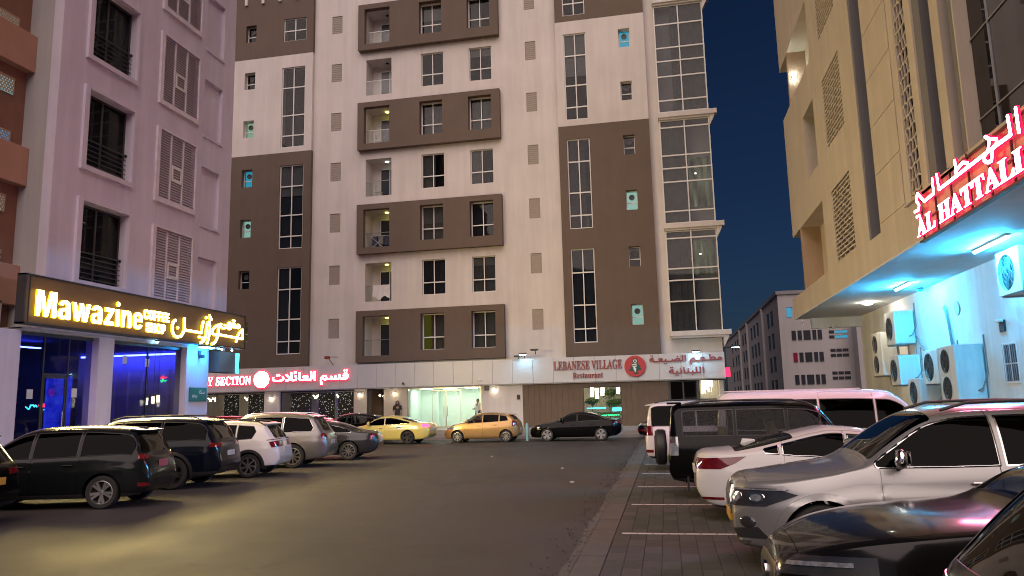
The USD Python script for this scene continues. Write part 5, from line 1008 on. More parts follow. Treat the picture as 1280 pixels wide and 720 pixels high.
t = thing('side_shop_box', 'grey metal sign box with a cyan lit edge round the shop corner', 'sign', (LX-.4, 28.6, 3.95)); obj('box', rbox(-.3, .3, -.35, 1.1, -.45, .42, .02, 6), 'wall_grey', t); obj('lit_edge', BX(.301, .33, .85, 1.08, -.45, .40), 'neon_cyan', t)
# cyan flood on the pier
t = thing('flood_lamp', 'cyan floodlight lighting the right coffee shop pier', 'floodlight', (LX+.42, 26.6, 4.38)); obj('housing', rbox(-.12, .12, -.45, .45, .03, .09, .01, 5), 'black_plastic', t); obj('lens', hull(((-.08, -.4, 0), .03, 6), ((-.08, .4, 0), .03, 6), ((.04, .4, .02), .02, 6), ((.04, -.4, .02), .02, 6)), 'lit_flood_cyan', t)
# the yellow sign
s = thing('coffee_shop_sign', 'long brown coffee shop signboard with glowing yellow lettering', 'sign')
SX = -17.72
obj('board', BX(LX+.003, SX, 18.0, 29.45, 4.56, 5.90), 'sign_board', s)
obj('frame', MB().box(SX-.26, SX+.03, 17.95, 17.995, 4.50, 5.95).box(SX-.26, SX+.03, 29.455, 29.5, 4.50, 5.95).box(SX-.26, SX+.03, 17.95, 29.5, 4.50, 4.555).box(SX-.26, SX+.03, 17.95, 29.5, 5.905, 5.95).box(SX, SX+.02, 18.12, 18.145, 4.56, 5.90), 'frame_dark', s)
FL = ((0, 1, 0), (0, 0, 1), (1, 0, 0), (SX, 0, 0))
def ysign(shape): letters(s, shape, FL, .05, 'sign_yellow_face', 'sign_yellow_glow', .012, .06)
ysign(fit('Mawazine', 'sans', 18.30, 22.84, 4.74, 5.58).buffer(-.014))
ysign(affinity.skew(fit('COFFEE', 'sans', 22.90, 24.24, 5.14, 5.48), -4)); ysign(affinity.skew(fit('SHOP', 'sans', 23.04, 24.07, 4.70, 5.04), -4))
yar = [[(24.64, 5.27), (24.52, 5.21), (24.46, 5.05), (24.47, 4.86), (24.59, 4.7), (24.77, 4.65), (24.98, 4.7), (25.11, 4.84), (25.17, 5.03), (25.15, 5.38)], [(25.17, 4.96), (26.25, 4.94)], [(26.25, 4.94), (26.27, 5.19), (26.35, 5.38)],
       [(26.12, 4.77)], [(26.32, 4.74)], [(24.78, 5.0)], [(26.63, 5.39), (26.57, 5.13), (26.52, 4.8), (26.42, 4.64), (26.23, 4.55)], [(26.53, 5.56)], [(26.74, 5.67), (26.79, 5.24), (26.75, 4.85), (26.65, 4.56)], [(26.75, 5.64), (26.87, 5.53)],
       [(27.39, 5.34), (27.18, 5.29), (27.0, 5.14), (26.97, 4.99), (27.13, 4.93), (27.37, 4.98)], [(27.39, 5.36), (27.37, 4.99), (27.29, 4.77), (27.15, 4.62), (26.95, 4.55)], [(27.38, 4.97), (29.16, 4.93)], [(29.17, 4.94), (29.15, 5.32), (28.97, 5.22), (28.81, 5.05), (28.7, 4.78)]]
ysign(strokes(yar, .042)); ysign(fit(A('\uFEE3\uFED8\uFEEC\uFEF0'), 'ar', 27.5, 28.95, 5.22, 5.68))
sign_light(s, (SX+.16, 23.7, 5.2), (1, 0, 0), 10.6, .8, (1., .74, .27), 85.)
# ================================================================ signs on the main block
FM = ((1, 0, 0), (0, 0, 1), (0, -1, 0), (0, 43.2, 0))
s = thing('family_section_sign', 'white lettering with red glow and a round disc on the fascia', 'sign')
letters(s, unary([fit(serif('FAMILY'), 'serif', -30.25, -28.02, 3.47, 4.0), fit(serif('SECTION'), 'serif', -27.80, -25.40, 3.47, 4.0)]), FM, .05, 'sign_white_face', 'sign_red_glow', .035, .05)
letters(s, Point(-24.67, 3.76).buffer(.52, 24), FM, .06, 'sign_white_face', 'sign_red_glow', .05, .05, 'disc')
letters(s, fit(A('\uFED7\uFEB4\uFEE2 \uFE8D\uFEDF\uFECC\uFE8E\uFE8B\uFEFC\uFE95'), 'ar', -23.95, -18.9, 3.32, 4.22), FM, .05, 'sign_white_face', 'sign_red_glow', .045, .05)
sign_light(s, (-24.2, 43.06, 3.75), (0, -1, 0), 10.5, .6, (1., .08, .14), 10.)
s = thing('restaurant_sign', 'unlit dark red restaurant lettering in English and Arabic on the fascia', 'sign')
letters(s, fit(serif('LEBANESE VILLAGE'), 'serif', -6.28, -2.38, 3.74, 4.26), FM, .07, 'letter_red', None, 0, .0); letters(s, fit(serif('Restaurant'), 'serif', -5.2, -3.48, 3.26, 3.58), FM, .06, 'letter_red', None, 0, .0)
letters(s, fit(A('\uFEE3\uFEC4\u0640\uFECC\u0640\uFEE2 \uFE8D\uFEDF\uFEC0\u0640\uFEF4\uFECC\u0640\uFE94'), 'ar', -.85, 3.12, 3.84, 4.42), FM, .07, 'letter_red', None, 0, .0); letters(s, fit(A('\uFE8D\uFEDF\uFEE0\uFE92\uFEE8\uFE8E\uFEE7\uFEF4\uFE94'), 'ar', .2, 2.12, 3.24, 3.74), FM, .07, 'letter_red', None, 0, .0)
e = thing('restaurant_emblem', 'round red emblem with a green tree and white figure on the fascia', 'emblem', (-1.65, 43.2, 3.84))
FE = ((1, 0, 0), (0, 0, 1), (0, -1, 0), (0, 0, 0))
letters(e, Point(0, 0).buffer(.60, 32), FE, .09, 'emblem_red', None, 0, 0, 'disc'); letters(e, Point(0, 0).buffer(.58, 32).difference(Point(0, 0).buffer(.47, 32)), FE, .03, 'emblem_red', None, 0, .085, 'rim')
tree = Polygon([(-.07, .43), (.09, .43), (.16, .30), (.16, .12), (.30, .02), (.24, 0), (.36, -.20), (.20, -.22), (.10, -.34), (.20, -.44), (-.10, -.44), (-.02, -.34), (-.16, -.24), (-.36, -.26), (-.22, -.06), (-.28, -.06), (-.14, .10), (-.14, .26)])
letters(e, tree, FE, .02, 'emblem_green', None, 0, .092, 'tree'); letters(e, shapely.union_all([Point(0.01, .28).buffer(.10).difference(Point(0.01, .28).buffer(.055)), Polygon([(-.18, .12), (.10, .14), (.12, .08), (-.16, .05)]), Polygon([(-.17, -.02), (.10, .05), (.10, -.02), (-.02, -.06), (.06, -.12), (.04, -.36), (-.02, -.32), (-.10, -.16), (-.08, -.08)])]), FE, .02, 'emblem_white', None, 0, .114, 'figure')
# fittings on the fascia
def flood(x, z, lab, m='lit_flood', arm=.45):
    t = thing('fascia_floodlight', lab, 'floodlight', (x, 43.2, z))
    obj('arm', tube([(0, .15, -.10), (0, -.05, .08), (0, -arm, .10)], .025, 6), 'frame_dark', t); obj('housing', rbox(-.22, .22, -arm-.16, -arm+.16, .07, .16, .02, 6), 'frame_dark', t); obj('lens', bx(-.17, .17, -arm-.12, -arm+.12, .055, .072), m, t)
flood(-8.0, 4.62, 'blue-white floodlight on the fascia left of the restaurant name'); flood(-7.35, 4.85, 'tall dark floodlight bracket left of the restaurant name', 'black_plastic', .3); flood(1.72, 4.44, 'blue-white floodlight over the Arabic restaurant name'); flood(-8.35, 4.52, 'small dark box fitting beside the left fascia floodlight', 'black_plastic', .2)
t = thing('red_lit_floodlight', 'floodlight on a slanted arm above the family section, red light put into its head colour', 'floodlight', (-20.2, 43.2, 4.48)); obj('arm', tube([(.25, .1, 0), (.02, -.1, .42)], .022, 6), 'frame_dark', t); obj('head', rbox(-.22, .06, -.26, .02, .40, .58, .03, 6), 'letter_red', t); obj('bar', tube([(.06, -.1, .52), (.62, -.1, .50)], .018, 6), 'frame_dark', t)  # red light falling on the head is put into its colour
for x, z, lab, m in ((-15.45, 3.28, 'dark bullet camera on the fascia left of the lobby', 'black_plastic'), (-10.78, 3.34, 'white bullet camera on the fascia above the lobby', 'frame_white')):
    t = thing('security_camera', lab, 'camera', (x, 43.2, z)); obj('mount', lathe([(0, 0), (.06, 0), (.05, .04), (0, .04)], 12, 'y').mirror((0, 1, 0)), m, t); obj('body', cyl((0, -.03, -.01), (.16, -.24, -.06), .045, None, 10), m, t)
tag(obj('junction_box', rbox(-10.5, -10.2, 43.42, 43.54, 2.72, 2.98, .015, 5), 'frame_dark'), 'small dark box under the fascia beside the lobby', 'box'); tag(obj('keypad', rbox(-8.55, -8.38, 43.48, 43.54, 2.15, 2.42, .015, 5), 'black_plastic'), 'black keypad at the right edge of the white wall', 'keypad')
tag(obj('red_sign_box', rbox(3.26, 3.5, 43.1, 43.7, 3.1, 3.6, .02, 5), 'lit_red_box'), 'small red glowing sign box at the right end of the fascia', 'sign')
t = thing('arm_street_light', 'blue-white street light on an arm beyond the right end of the block', 'street light', (3.25, 47.5, 4.9)); obj('arm', tube([(0, 0, .05), (.9, 0, .12)], .035, 8), 'frame_dark', t); obj('head', hull(((.75, 0, .13), .06, 6), ((1.25, 0, .16), .05, 6)), 'frame_dark', t); obj('lens', bx(.8, 1.22, -.06, .06, .05, .085), 'lit_far', t); obj('bracket', bx(0.003, .06, -.15, .15, -.15, .25), 'frame_dark', t)
for x, y, lab in ((-7.1, 38.6, 'bollard with cyan floodlight put into its colour, between the hatchback and the black saloon'), (-5.75, 40.2, 'bollard with cyan floodlight put into its colour, half hidden by the black saloon')):
    t = thing('bollard', lab, 'bollard', (x, y, 0)); obj('post', lathe([(0, 0), (.075, 0), (.075, .86), (.06, .90), (0, .91)], 16, 'z'), 'bollard', t, smooth=40); obj('base', lathe([(0, 0), (.13, 0), (.13, .02), (0, .02)], 16, 'z'), 'frame_dark', t)

# ================================================================ right building
RX = 6.5
rt = thing('canopy_building', 'beige building with lattice screens, red sign and a deep lit canopy', 'building')
def cutbox(y0, y1, z0, z1, d): return bx(RX-.1, RX+d, y0, y1, z0, z1)
mass = bx(RX, 22, 4, 36.0, 5.8, 32)
cuts = [cutbox(31.1, 36.5, 6.78, 9.65, .85), cutbox(31.1, 36.5, 15.68, 18.25, .85)]
for k in range(5):
    z = 6.80+4.38*k; cuts.append(cutbox(26.6, 29.42, z, z+2.74, .22))
for z in (11.2, 20.0, 24.4): cuts.append(cutbox(31.22, 33.42, z, z+2.8, .6))
cuts += [cutbox(23.62, 24.9, 6.7, 31.5, .45), cutbox(19.78, 20.68, 6.95, 31.5, .16), cutbox(18.1, 19.32, 6.95, 31.5, .5), cutbox(17.72-.86, 17.60, 6.95, 31.5, .5), cutbox(6, 16.80, 6.95, 31.5, .35)]
for k in range(14): cuts.append(bx(RX-.1, RX+.02, 21.24, 23.6, 6.95+1.475*k-.012, 6.95+1.475*k+.012))
cuts.append(bx(RX-.1, RX+.04, 21.14, 21.22, 6.9, 31.5))
obj('wall', mass-Manifold.batch_boolean(cuts, OP_ADD), 'wall_beige', rt)
for z0, z1 in ((9.65, 15.68), (18.25, 32)): obj('corner_block', BX(RX, 22, 36.003, 38.25, z0, z1), 'wall_beige', rt)
obj('canopy_edge', MB().box(RX, 9.0, 36.003, 39.55, 5.8, 6.78), 'wall_beige', rt)
obj('canopy_soffit', BX(RX+.003, 9.6, 3, 39.54, 5.74, 5.797), 'soffit', rt)
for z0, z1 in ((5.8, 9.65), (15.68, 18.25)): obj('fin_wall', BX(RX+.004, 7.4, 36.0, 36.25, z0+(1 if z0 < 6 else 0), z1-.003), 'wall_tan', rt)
obj('recess_back', MB().box(7.352, 7.36, 31.1, 36, 6.78, 9.65).box(7.352, 7.36, 31.1, 36, 15.68, 18.25).box(RX+.6, RX+.61, 31.22, 33.42, 11.2, 14.), 'wall_grey', rt)
for k in range(3):                    # brick-pattern screens
    z0 = 6.80+4.38*k; y0, y1 = 26.6, 29.42
    sc = obj('screen_back', BX(RX+.17, RX+.215, y0+.01, y1-.01, z0+.01, z0+2.73), 'dark_matte', rt)
    for i in range(17):
        z = z0+.03+i*.162; m = MB().box(RX+.03, RX+.14, y0+.005, y1-.005, z, z+.05)
        for j in range(4):
            yy = y0+.35+j*.70+(.35 if i % 2 else 0)
            if yy < y1-.1: m.box(RX+.035, RX+.135, yy-.025, yy+.025, z+.05, z+.162)
        obj('screen_slat', m, 'wall_beige', sc)
obj('slot_jamb', BX(RX+.02, RX+.45, 24.72, 24.895, 6.71, 31.4), 'wall_grey', rt)
obj('slot_glass', BX(RX+.40, RX+.42, 23.63, 24.72, 6.71, 31.4), 'far_window', rt)
for k in range(12): obj('slot_mullion', BX(RX+.37, RX+.40, 23.63, 24.72, 8.1+1.9*k, 8.13+1.9*k), 'frame_dark', rt)
# lattice strip
r = np.random.default_rng(11); reg = sbox(19.79, 6.96, 20.67, 20.0); hs = []
pts = []
for j in range(40):
    for i in range(4): pts.append((19.79+.11+i*.22+r.uniform(-.035, .035)+(.11 if j % 2 else 0), 6.9+j*.34+r.uniform(-.05, .05)))
vor = shapely.voronoi_polygons(shapely.MultiPoint(pts), extend_to=reg)
for g in vor.geoms:
    q = g.intersection(reg).buffer(-.024)
    if q.area > .004: hs.append(q.buffer(-.015).buffer(.015, 2))
la = obj('lattice_strip', ext_yz(reg.difference(shapely.union_all(hs)), RX+.02, RX+.06), 'wall_beige', rt); obj('lattice_back', BX(RX+.145, RX+.155, 19.79, 20.67, 6.96, 31.4), 'dark_matte', la)
obj('dark_pier', MB().box(RX+.05, RX+.48, 18.85, 19.31, 6.96, 31.4).box(RX+.05, RX+.48, 16.87, 17.2, 6.96, 31.4), 'wall_grey', rt)
obj('dark_glazing', MB().box(RX+.40, RX+.42, 18.11, 18.85, 6.96, 31.4).box(RX+.40, RX+.42, 17.2, 17.6, 6.96, 31.4), 'far_window', rt)
obj('curtain_wall_glass', BX(RX+.28, RX+.30, 6.02, 16.79, 6.96, 31.4), 'glass_dark', rt); obj('curtain_wall_back', BX(RX+.34, RX+.345, 6.02, 16.79, 6.96, 31.4), 'dark_room', rt)
for y in (15.9, 14.3, 12.7, 11.1, 9.5): obj('mullion', BX(RX+.25, RX+.279, y-.02, y+.02, 6.96, 31.4), 'metal_rail', rt)
for k in range(8): obj('transom', BX(RX+.253, RX+.276, 6.02, 16.79, 7.60+1.78*k-.015, 7.60+1.78*k+.015), 'metal_rail', rt)
obj('cornice', MB().box(RX-.10, RX, 17.3, 21.0, 6.80, 6.86).box(RX-.06, RX, 10, 17.3, 6.86, 6.93), 'wall_beige', rt)
# wall lamp in the upper recess
t = thing('corner_wall_lamp', 'bright white wall lamp in the upper corner recess', 'lamp', (6.75, 36.0, 17.0)); obj('bracket', rbox(-.08, .08, -.16, -.004, -.10, .10, .02, 6), 'frame_dark', t); obj('lens', MB().box(-.07, .07, -.15, -.03, .10, .13).box(-.07, .07, -.15, -.03, -.13, -.10), 'lit_white_strong', t); obj('glass', sph((0, -.19, 0), .08, 10), 'lit_white_strong', t)
# canopy space: wall, beam, lamps
WX = 9.5
obj('service_wall', BX(WX, WX+.3, 3, 39.4, 0, 5.74), 'wall_service', rt)
obj('end_beam', BX(7.2, WX-.003, 39.1, 39.4, 5.24, 5.738), 'wall_service', rt)
obj('wall_base', BX(WX-.06, WX-.003, 3, 39.0, 0, .35), 'step_stone', rt)
w = obj('service_window', MB().box(WX-.02, WX-.003, 23.0, 23.06, 2.17, 3.3).box(WX-.02, WX-.003, 23.84, 23.9, 2.17, 3.3).box(WX-.02, WX-.003, 23.06, 23.84, 2.17, 2.23).box(WX-.02, WX-.003, 23.06, 23.84, 3.24, 3.3).box(WX-.02, WX-.005, 23.43, 23.47, 2.23, 3.24).box(WX-.02, WX-.007, 23.06, 23.84, 2.7, 2.73), 'frame_white', rt)
obj('pane', BX(WX-.012, WX-.004, 23.06, 23.84, 2.23, 3.24), 'far_window', w)
for i in range(7): obj('window_bar', cyl((WX-.05, 23.1+i*.12, 2.2), (WX-.05, 23.1+i*.12, 3.27), .008, None, 5), 'metal_rail', w)
def tube_lamp(x, y0, y1, lab, m):
    t = thing('tube_light', lab, 'tube light', (x, (y0+y1)/2, 5.74)); h = (y1-y0)/2
    obj('batten', rbox(-.06, .06, -h-.04, h+.04, -.06, -.002, .01, 5), 'frame_white', t); obj('tube', cyl((0, -h, -.085), (0, h, -.085), .024, None, 10), m, t)
tube_lamp(8.34, 19.95, 22.0, 'cyan fluorescent tube under the canopy above the near air conditioner', 'lit_cyan_tube'); tube_lamp(8.34, 27.5, 29.2, 'cyan fluorescent tube farther along the canopy', 'lit_cyan_tube')
t = thing('ceiling_lamp', 'round white ceiling lamp near the far end of the canopy', 'lamp', (8.39, 33.3, 5.74)); obj('dish', lathe([(0, -.12), (.14, -.10), (.22, -.04), (.24, 0), (0, 0)], 20, 'z'), 'lit_canopy_lamp', t, smooth=40)
t = thing('wall_flood', 'cyan wall floodlight washing the service wall', 'floodlight', (WX-.30, 29.35, 5.66)); obj('housing', rbox(-.08, .08, -.12, .12, -.02, .06, .01, 5), 'frame_dark', t); obj('lens', bx(-.06, .06, -.10, .10, -.04, -.02), 'lit_wallwash', t)
# air conditioners
def ac(name_lab, xf, y0, y1, z0, z1, xb=9.46, fans=1):
    """outdoor unit hung on the wall: case, grille(s) on the face away from the wall, fan, bracket"""
    t = thing('air_conditioner', name_lab, 'air conditioner', ((xf+xb)/2, (y0+y1)/2, z0))
    hx, hy, h = (xb-xf)/2, (y1-y0)/2, z1-z0
    cs = rbox(-hx, hx, -hy, hy, 0, h, .02, 6)
    fh = (h-.1*(fans+1))/fans; rad = min(fh, 2*hy*.72)/2; fy = hy*.18
    holes_ = [T(Manifold.cylinder(.1, rad, rad, 28), [(0, 1, 0), (0, 0, 1), (1, 0, 0)], (-hx-.02, fy, .1+fh/2+k*(fh+.1))) for k in range(fans)]
    obj('case', cs-Manifold.batch_boolean(holes_, OP_ADD), 'ac_white', t, smooth=30)
    for k in range(fans):
        zc = .1+fh/2+k*(fh+.1); pcs = [T(lathe([(rad*q, 0), (rad*q+.012, 0), (rad*q+.012, .012), (rad*q, .012)], 24, 'x'), np.eye(3), (-hx-.006, fy, zc)) for q in (.3, .55, .8, .97)]
        pcs += [cyl((-hx-.002, fy, zc), (-hx-.002, fy+rad*math.cos(a), zc+rad*math.sin(a)), .006, None, 5) for a in np.arange(8)*PI/4]
        obj('fan_guard', Manifold.batch_boolean(pcs, OP_ADD), 'ac_white' if xf < 8.6 and y0 < 23 else 'ac_grille', t)
        bl = [T(Manifold.cube((.02, rad*.8, rad*.4), True).translate((0, rad*.5, 0)), [(1, 0, 0), (0, math.cos(a), math.sin(a)), (0, -math.sin(a), math.cos(a))], (-hx+.05, fy, zc)) for a in np.arange(4)*PI/2+.4]
        obj('fan', Manifold.batch_boolean(bl, OP_ADD), 'ac_grille', t)
        obj('well', T(Manifold.cylinder(.004, rad, rad, 24), [(0, 1, 0), (0, 0, 1), (1, 0, 0)], (-hx+.075, fy, zc)), 'dark_matte', t)
    obj('pipe', tube([(hx*.3, -hy*.9, h*.2), (hx*.6, -hy-.12, h*.25), (hx+.02, -hy-.12, h*.5), (hx+.02, -hy-.10, h+.25)], .022, 6), 'wall_grey', t)
    obj('service_panel', MB().box(-hx*.75, hx*.6, -hy-.006, -hy+.01, h*.15, h*.85).box(-hx*.78, -hx*.76, -hy-.01, -hy+.01, h*.1, h*.9), 'ac_white', t)
    obj('bracket', MB().box(-hx, hx+.03, -hy*.8, -hy*.8+.04, -.05, -.004).box(-hx, hx+.03, hy*.8-.04, hy*.8, -.05, -.004).box(hx, hx+.03, -hy*.8, -hy*.8+.04, -.4, -.05).box(hx, hx+.03, hy*.8-.04, hy*.8, -.4, -.05), 'metal_rail', t)
    return t
ac('topmost air conditioner of the far group, below the round ceiling lamp', 8.75, 31.25, 32.5, 3.85, 5.12)
ac('tall two-fan air conditioner farthest along the service wall', 8.85, 33.7, 35.3, 2.72, 4.52, 9.46, 2)
ac('air conditioner under the topmost one in the far group', 8.70, 31.0, 32.2, 2.28, 3.40)
ac('air conditioner just left of the big two-fan unit', 8.85, 27.3, 28.8, 2.25, 3.40)
ac('big two-fan air conditioner in the middle of the service wall', 8.65, 25.2, 26.6, 1.60, 3.40, 9.46, 2)
ac('lowest air conditioner, just above the white van roof', 8.75, 29.0, 30.3, 1.45, 2.48)
ac('large near air conditioner high at the right edge below the cyan tube', 8.72, 20.45, 21.75, 4.40, 5.54)
t = thing('refrigerant_pipes', 'grey bent pipes running down the service wall by the cyan glow', 'pipes')
for k in range(3): obj('pipe', tube([(WX-.06, 27.9+.08*k, 4.9-.05*k), (WX-.07, 27.75+.06*k, 4.75), (WX-.07, 27.55+.07*k, 4.2), (WX-.07, 27.45+.07*k, 3.5)], .022, 6), 'wall_grey', t)
t = thing('cable_loop', 'thick grey cable looping below the topmost air conditioner', 'cable'); obj('cable', tube([(WX-.05, 31.2, 4.1), (WX-.1, 30.6, 3.8), (WX-.08, 30.2, 3.5), (WX-.1, 29.6, 3.3)], .03, 6), 'wall_grey', t)
tag(obj('wall_vent', lathe([(0, -.03), (.22, -.03), (.24, 0), (0, 0)], 20, 'x').translate((WX-.004, 26.9, 4.68)), 'vent_panel'), 'round vent cover on the service wall', 'vent')
t = thing('vent_hood', 'small dark square duct opening on the service wall', 'vent', (WX, 23.68, 3.62)); obj('opening', rbox(-.06, -.004, -.16, .16, 0, .34, .01, 5), 'black_plastic', t); obj('hood', rbox(-.14, -.06, -.16, .16, .28, .36, .01, 5), 'ac_white', t)
for k, (x, lab) in enumerate(((6.75, 'white dome camera at the canopy corner'), (7.9, 'bullet camera hanging below the end beam'), (8.15, 'second camera below the end beam'))):
    t = thing('security_camera', lab, 'camera', (x, 39.0, 5.5 if k == 0 else 5.2)); obj('mount', cyl((0, 0, 0), (0, 0, .22), .02, None, 6), 'frame_white', t); obj('body', hull(((0, -.12, -.03), .06, 8), ((0, .06, 0), .06, 8)), 'frame_white', t, smooth=60)
# the red sign
s = thing('red_roof_sign', 'red glowing letters in Arabic and English along the canopy edge', 'sign')
FR = ((0, -1, 0), (0, 0, 1), (-1, 0, 0), (6.36, 0, 0))
en = fit(serif('AL HATTALI'), 'serif', -19.86, -14.18, 5.76, 6.19)
letters(s, en, FR, .05, 'sign_pink_face', 'sign_crimson_glow', .018, .02)
ra = [[(14.18, 6.88), (14.17, 6.44)], [(14.51, 6.86), (14.48, 6.50), (15.17, 6.51)], [(15.17, 6.51), (17.1, 6.51)], [(15.5, 6.82), (15.34, 6.72), (15.45, 6.53), (15.64, 6.48), (15.67, 6.39), (15.51, 6.31), (15.36, 6.30), (15.25, 6.50), (15.05, 6.54), (15.05, 6.62), (15.33, 6.72)], [(17.08, 6.85), (17.09, 6.51)], [(17.05, 6.63), (16.68, 6.68), (16.45, 6.60), (16.48, 6.51)],
      [(18.19, 6.87), (18.15, 6.51), (17.07, 6.51)], [(18.49, 6.86), (18.49, 6.51), (19.15, 6.50), (19.58, 6.81), (19.71, 6.66), (19.53, 6.50), (19.61, 6.40), (19.89, 6.42)], [(19.78, 6.26)], [(19.60, 6.25)]]
ra = [[(-a, c) for a, c in l] for l in ra]
letters(s, strokes(ra, .034), FR, .05, 'sign_pink_face', 'sign_crimson_glow', .018, .02)
sign_light(s, (6.24, 17.0, 6.2), (-1, 0, 0), 5.6, .9, (1., .20, .38), 25.)
obj('rail', MB().box(6.40, 6.46, 13.5, 20.0, 6.12, 6.15).box(6.40, 6.46, 13.5, 20.0, 6.80, 6.83).box(6.38, 6.5, 13.5, 20.0, 5.64, 5.69), 'frame_dark', s)
for y in np.arange(13.8, 20, 1.0): obj('post', BX(6.42, 6.46, y, y+.04, 5.7, 6.9), 'frame_dark', s)

# ================================================================ far building and distance
fb = thing('distant_building', 'distant grey-lilac apartment building at the end of the side street', 'building')
obj('wall', bx(11.6, 24, 80, 150, 0, 12.25)-bx(11.5, 24.1, 79.9, 150.1, 12.26, 13), 'far_wall', fb); obj('roof_edge', MB().box(11.45, 24.1, 79.85, 150.2, 12.25, 12.6), 'far_wall_side', fb)
for k, (z0, z1) in enumerate(((7.55, 8.5), (5.35, 6.28), (3.1, 4.05))):
    for x0, x1 in ((12.72, 13.12), (13.3, 13.68), (13.85, 14.52), (14.7, 15.06), (15.2, 15.6)):
        red = k == 1 and x0 < 12.8; fr = obj('window', MB().box(x0, x1, 79.93, 79.99, z0, z0+.05).box(x0, x1, 79.93, 79.99, z1-.05, z1), 'frame_dark', fb); obj('pane', BX(x0, x1, 79.95, 79.98, z0+.05, z1-.05), 'win_red_far' if red else 'far_window', fr)
for z0, lit in ((7.6, True), (5.75, False), (3.5, False)):
    for dz in (0, .5):
        for x0, x1 in ((16.27, 16.75), (16.83, 17.33), (17.4, 17.95)):
            fr = obj('window', BX(x0, x1, 79.94, 79.99, z0+dz+.26, z0+dz+.29), 'frame_dark', fb); obj('pane', BX(x0, x1, 79.95, 79.98, z0+dz, z0+dz+.26), 'win_blue_far' if lit and x0 > 16.3 else 'far_window', fr)
fr = obj('window', BX(12.4, 13.0, 79.94, 79.99, 10.85, 10.9), 'frame_dark', fb); obj('pane', BX(12.4, 12.85, 79.95, 79.98, 9.9, 10.85), 'win_blue_far', fr)
for i, y in enumerate((84, 87, 97, 100.5, 104, 112, 115.5, 124, 128, 134)):
    for k in range(4):
        z0 = 2.2+2.45*k; fr = obj('window', BX(11.5, 11.59, y, y+1.5, z0+1.45, z0+1.52), 'frame_dark', fb); obj('pane', BX(11.55, 11.59, y+.1, y+1.4, z0, z0+1.45), 'far_window', fr)
for y in (92, 109, 120): obj('pilaster', BX(11.35, 11.59, y, y+.8, 0, 12.2), 'far_wall', fb)
obj('annex', BX(18.4, 26, 78, 79.9, 0, 9.2), 'far_wall', fb)

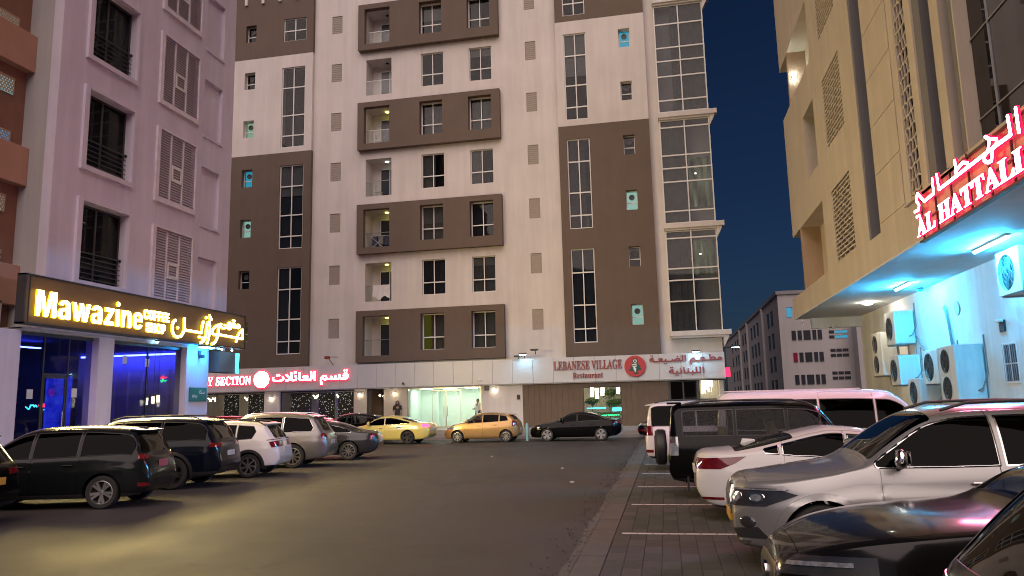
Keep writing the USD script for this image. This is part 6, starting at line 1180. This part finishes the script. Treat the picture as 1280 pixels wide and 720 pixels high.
# ================================================================ people at the lobby
def person(t, skin, top, legs, robe=False):
    H = 1.70; J = lambda *a: a
    def chain(pts): return Manifold.batch_boolean([hull((a, ra, 10), (b, rb, 10)) for (a, ra), (b, rb) in zip(pts, pts[1:])], OP_ADD)
    body = chain([((0, 0, .92), .135), ((0, -.01, 1.15), .125), ((0, 0, 1.36), .13), ((0, 0, 1.47), .06), ((0, -.01, 1.54), .055)])
    body += hull(((-.15, 0, 1.40), .06, 10), ((.15, 0, 1.40), .06, 10), ((0, 0, 1.2), .13, 10))
    head = hull(((0, -.015, 1.60), .085, 12), ((0, -.005, 1.64), .09, 12), ((0, -.03, 1.545), .055, 10)); nose = hull(((0, -.10, 1.60), .012, 6), ((0, -.09, 1.63), .010, 6))
    ears = sph((-.088, 0, 1.60), .022, 6)+sph((.088, 0, 1.60), .022, 6)
    arms = Manifold()
    for sg in (-1, 1):
        bend = sg < 0
        el, wr = ((sg*.24, .02, 1.12), (sg*.17, -.20, 1.12) if bend else (sg*.25, -.04, .87))
        arms += chain([((sg*.19, 0, 1.39), .055), (el, .042), (wr, .032)])
        d = np.array(wr)-np.array(el); d /= np.linalg.norm(d); pc = np.array(wr)+d*.06; arms += hull((tuple(wr), .028, 6), (tuple(pc), .03, 6))
        for k in range(4): arms += hull((tuple(pc+np.array([.0, 0, .022*(k-1.5)*.8 if bend else 0])+np.array([0 if bend else .018*(k-1.5), 0, 0])), .0095, 5), (tuple(pc+d*(.075+.01*(k in (1, 2)))+np.array([.0, 0, .02*(k-1.5) if bend else 0])+np.array([0 if bend else .018*(k-1.5), -.01, 0])), .0085, 5))
        arms += hull((tuple(pc-d*.02), .011, 5), (tuple(pc+d*.03+np.array([-sg*.035, -.02, .0])), .009, 5))
    lg = Manifold()
    for sg in (-1, 1): lg += chain([((sg*.09, 0, .90), .095), ((sg*.10, -.01, .50), .062), ((sg*.10, .02, .09), .042)])+hull(((sg*.10, .03, .05), .045, 8), ((sg*.11, -.14, .03), .03, 8))
    full = (body+head+nose+ears+arms+lg)
    obj('body', full.refine_to_length(.05), skin, t, smooth=60)
    obj('hair', hull(((0, .012, 1.645), .096, 12), ((0, .03, 1.60), .08, 10))-bx(-.2, .2, -.3, -.055, 1.3, 1.9), 'hair', t, smooth=60)
    shirt = hull(((-.16, 0, 1.40), .075, 10), ((.16, 0, 1.40), .075, 10), ((0, 0, 1.18), .15, 10))+hull(((0, 0, 1.2), .15, 10), ((0, 0, .93), .155, 10))
    for sg in (-1, 1): shirt += hull(((sg*.19, 0, 1.39), .068, 10), ((sg*.225, .01, 1.22), .058, 10))
    if robe:
        obj('robe', shirt+hull(((0, 0, .95), .17, 12), ((0, 0, .15), .24, 12))-bx(-1, 1, -1, 1, -1, .05), top, t, smooth=50); obj('head_cloth', hull(((0, .01, 1.63), .115, 12), ((0, .02, 1.50), .11, 10), ((0, .02, 1.40), .15, 10))-bx(-.065, .065, -.4, -.06, 1.52, 1.68), top, t, smooth=50)
    else:
        obj('shirt', shirt, top, t, smooth=50)
        tr = hull(((-.08, 0, .95), .12, 10), ((.08, 0, .95), .12, 10))
        for sg in (-1, 1): tr += hull(((sg*.09, 0, .90), .11, 10), ((sg*.10, -.01, .50), .082, 10))+hull(((sg*.10, -.01, .50), .08, 10), ((sg*.10, .02, .10), .065, 10))
        obj('trousers', tr, legs, t, smooth=50)
person(thing('person', 'person in a white shirt and dark trousers standing inside the lobby', 'person', (-11.10, 44.25, .53), -.5), 'skin', 'cloth_white', 'cloth_blue')
person(thing('person', 'person in a dark robe standing by the cream wall left of the lobby', 'person', (-15.75, 43.1, .52), .4), 'skin', 'robe_dark', 'robe_dark', True)
# litter and grit on the road
for i, (x, y, w, lab) in enumerate(((-2.35, 18.6, .05, 'small white scrap of litter on the road near the kerb strip'), (-3.1, 22.4, .04, 'small pale scrap of litter farther up the road'), (-6.4, 27.5, .045, 'tiny pale scrap of paper in the middle of the road'))):
    g = np.array([(x+w*math.cos(a)*(1+.3*math.sin(3*a+i)), y+w*.7*math.sin(a), .012+.02*(k % 3)) for k, a in enumerate(np.arange(9)*2*PI/9)]); v = np.vstack([g, [[x, y, .03]], g-[0, 0, .008], [[x, y, .020]]])
    f = [(k, (k+1) % 9, 9) for k in range(9)]+[(10+(k+1) % 9, 10+k, 19) for k in range(9)]+[(k, 10+k, (k+1) % 9) for k in range(9)]+[((k+1) % 9, 10+k, 10+(k+1) % 9) for k in range(9)]
    tag(obj('litter', (v, np.array(f)), 'plate_white'), lab, 'litter')
r = np.random.default_rng(21); m = MB()
for _ in range(900):
    x, y, s = r.uniform(-1.6, -1.15)+r.normal()*.12, r.uniform(6, 34), r.uniform(.006, .018)
    m.add(Manifold.tetrahedron().scale((s, s, s*.7)).translate((x, y, .012)))
obj('grit', m, 'kerb_stone', kind='stuff', label='grit gathered along the edge of the kerb strip', cat='grit')
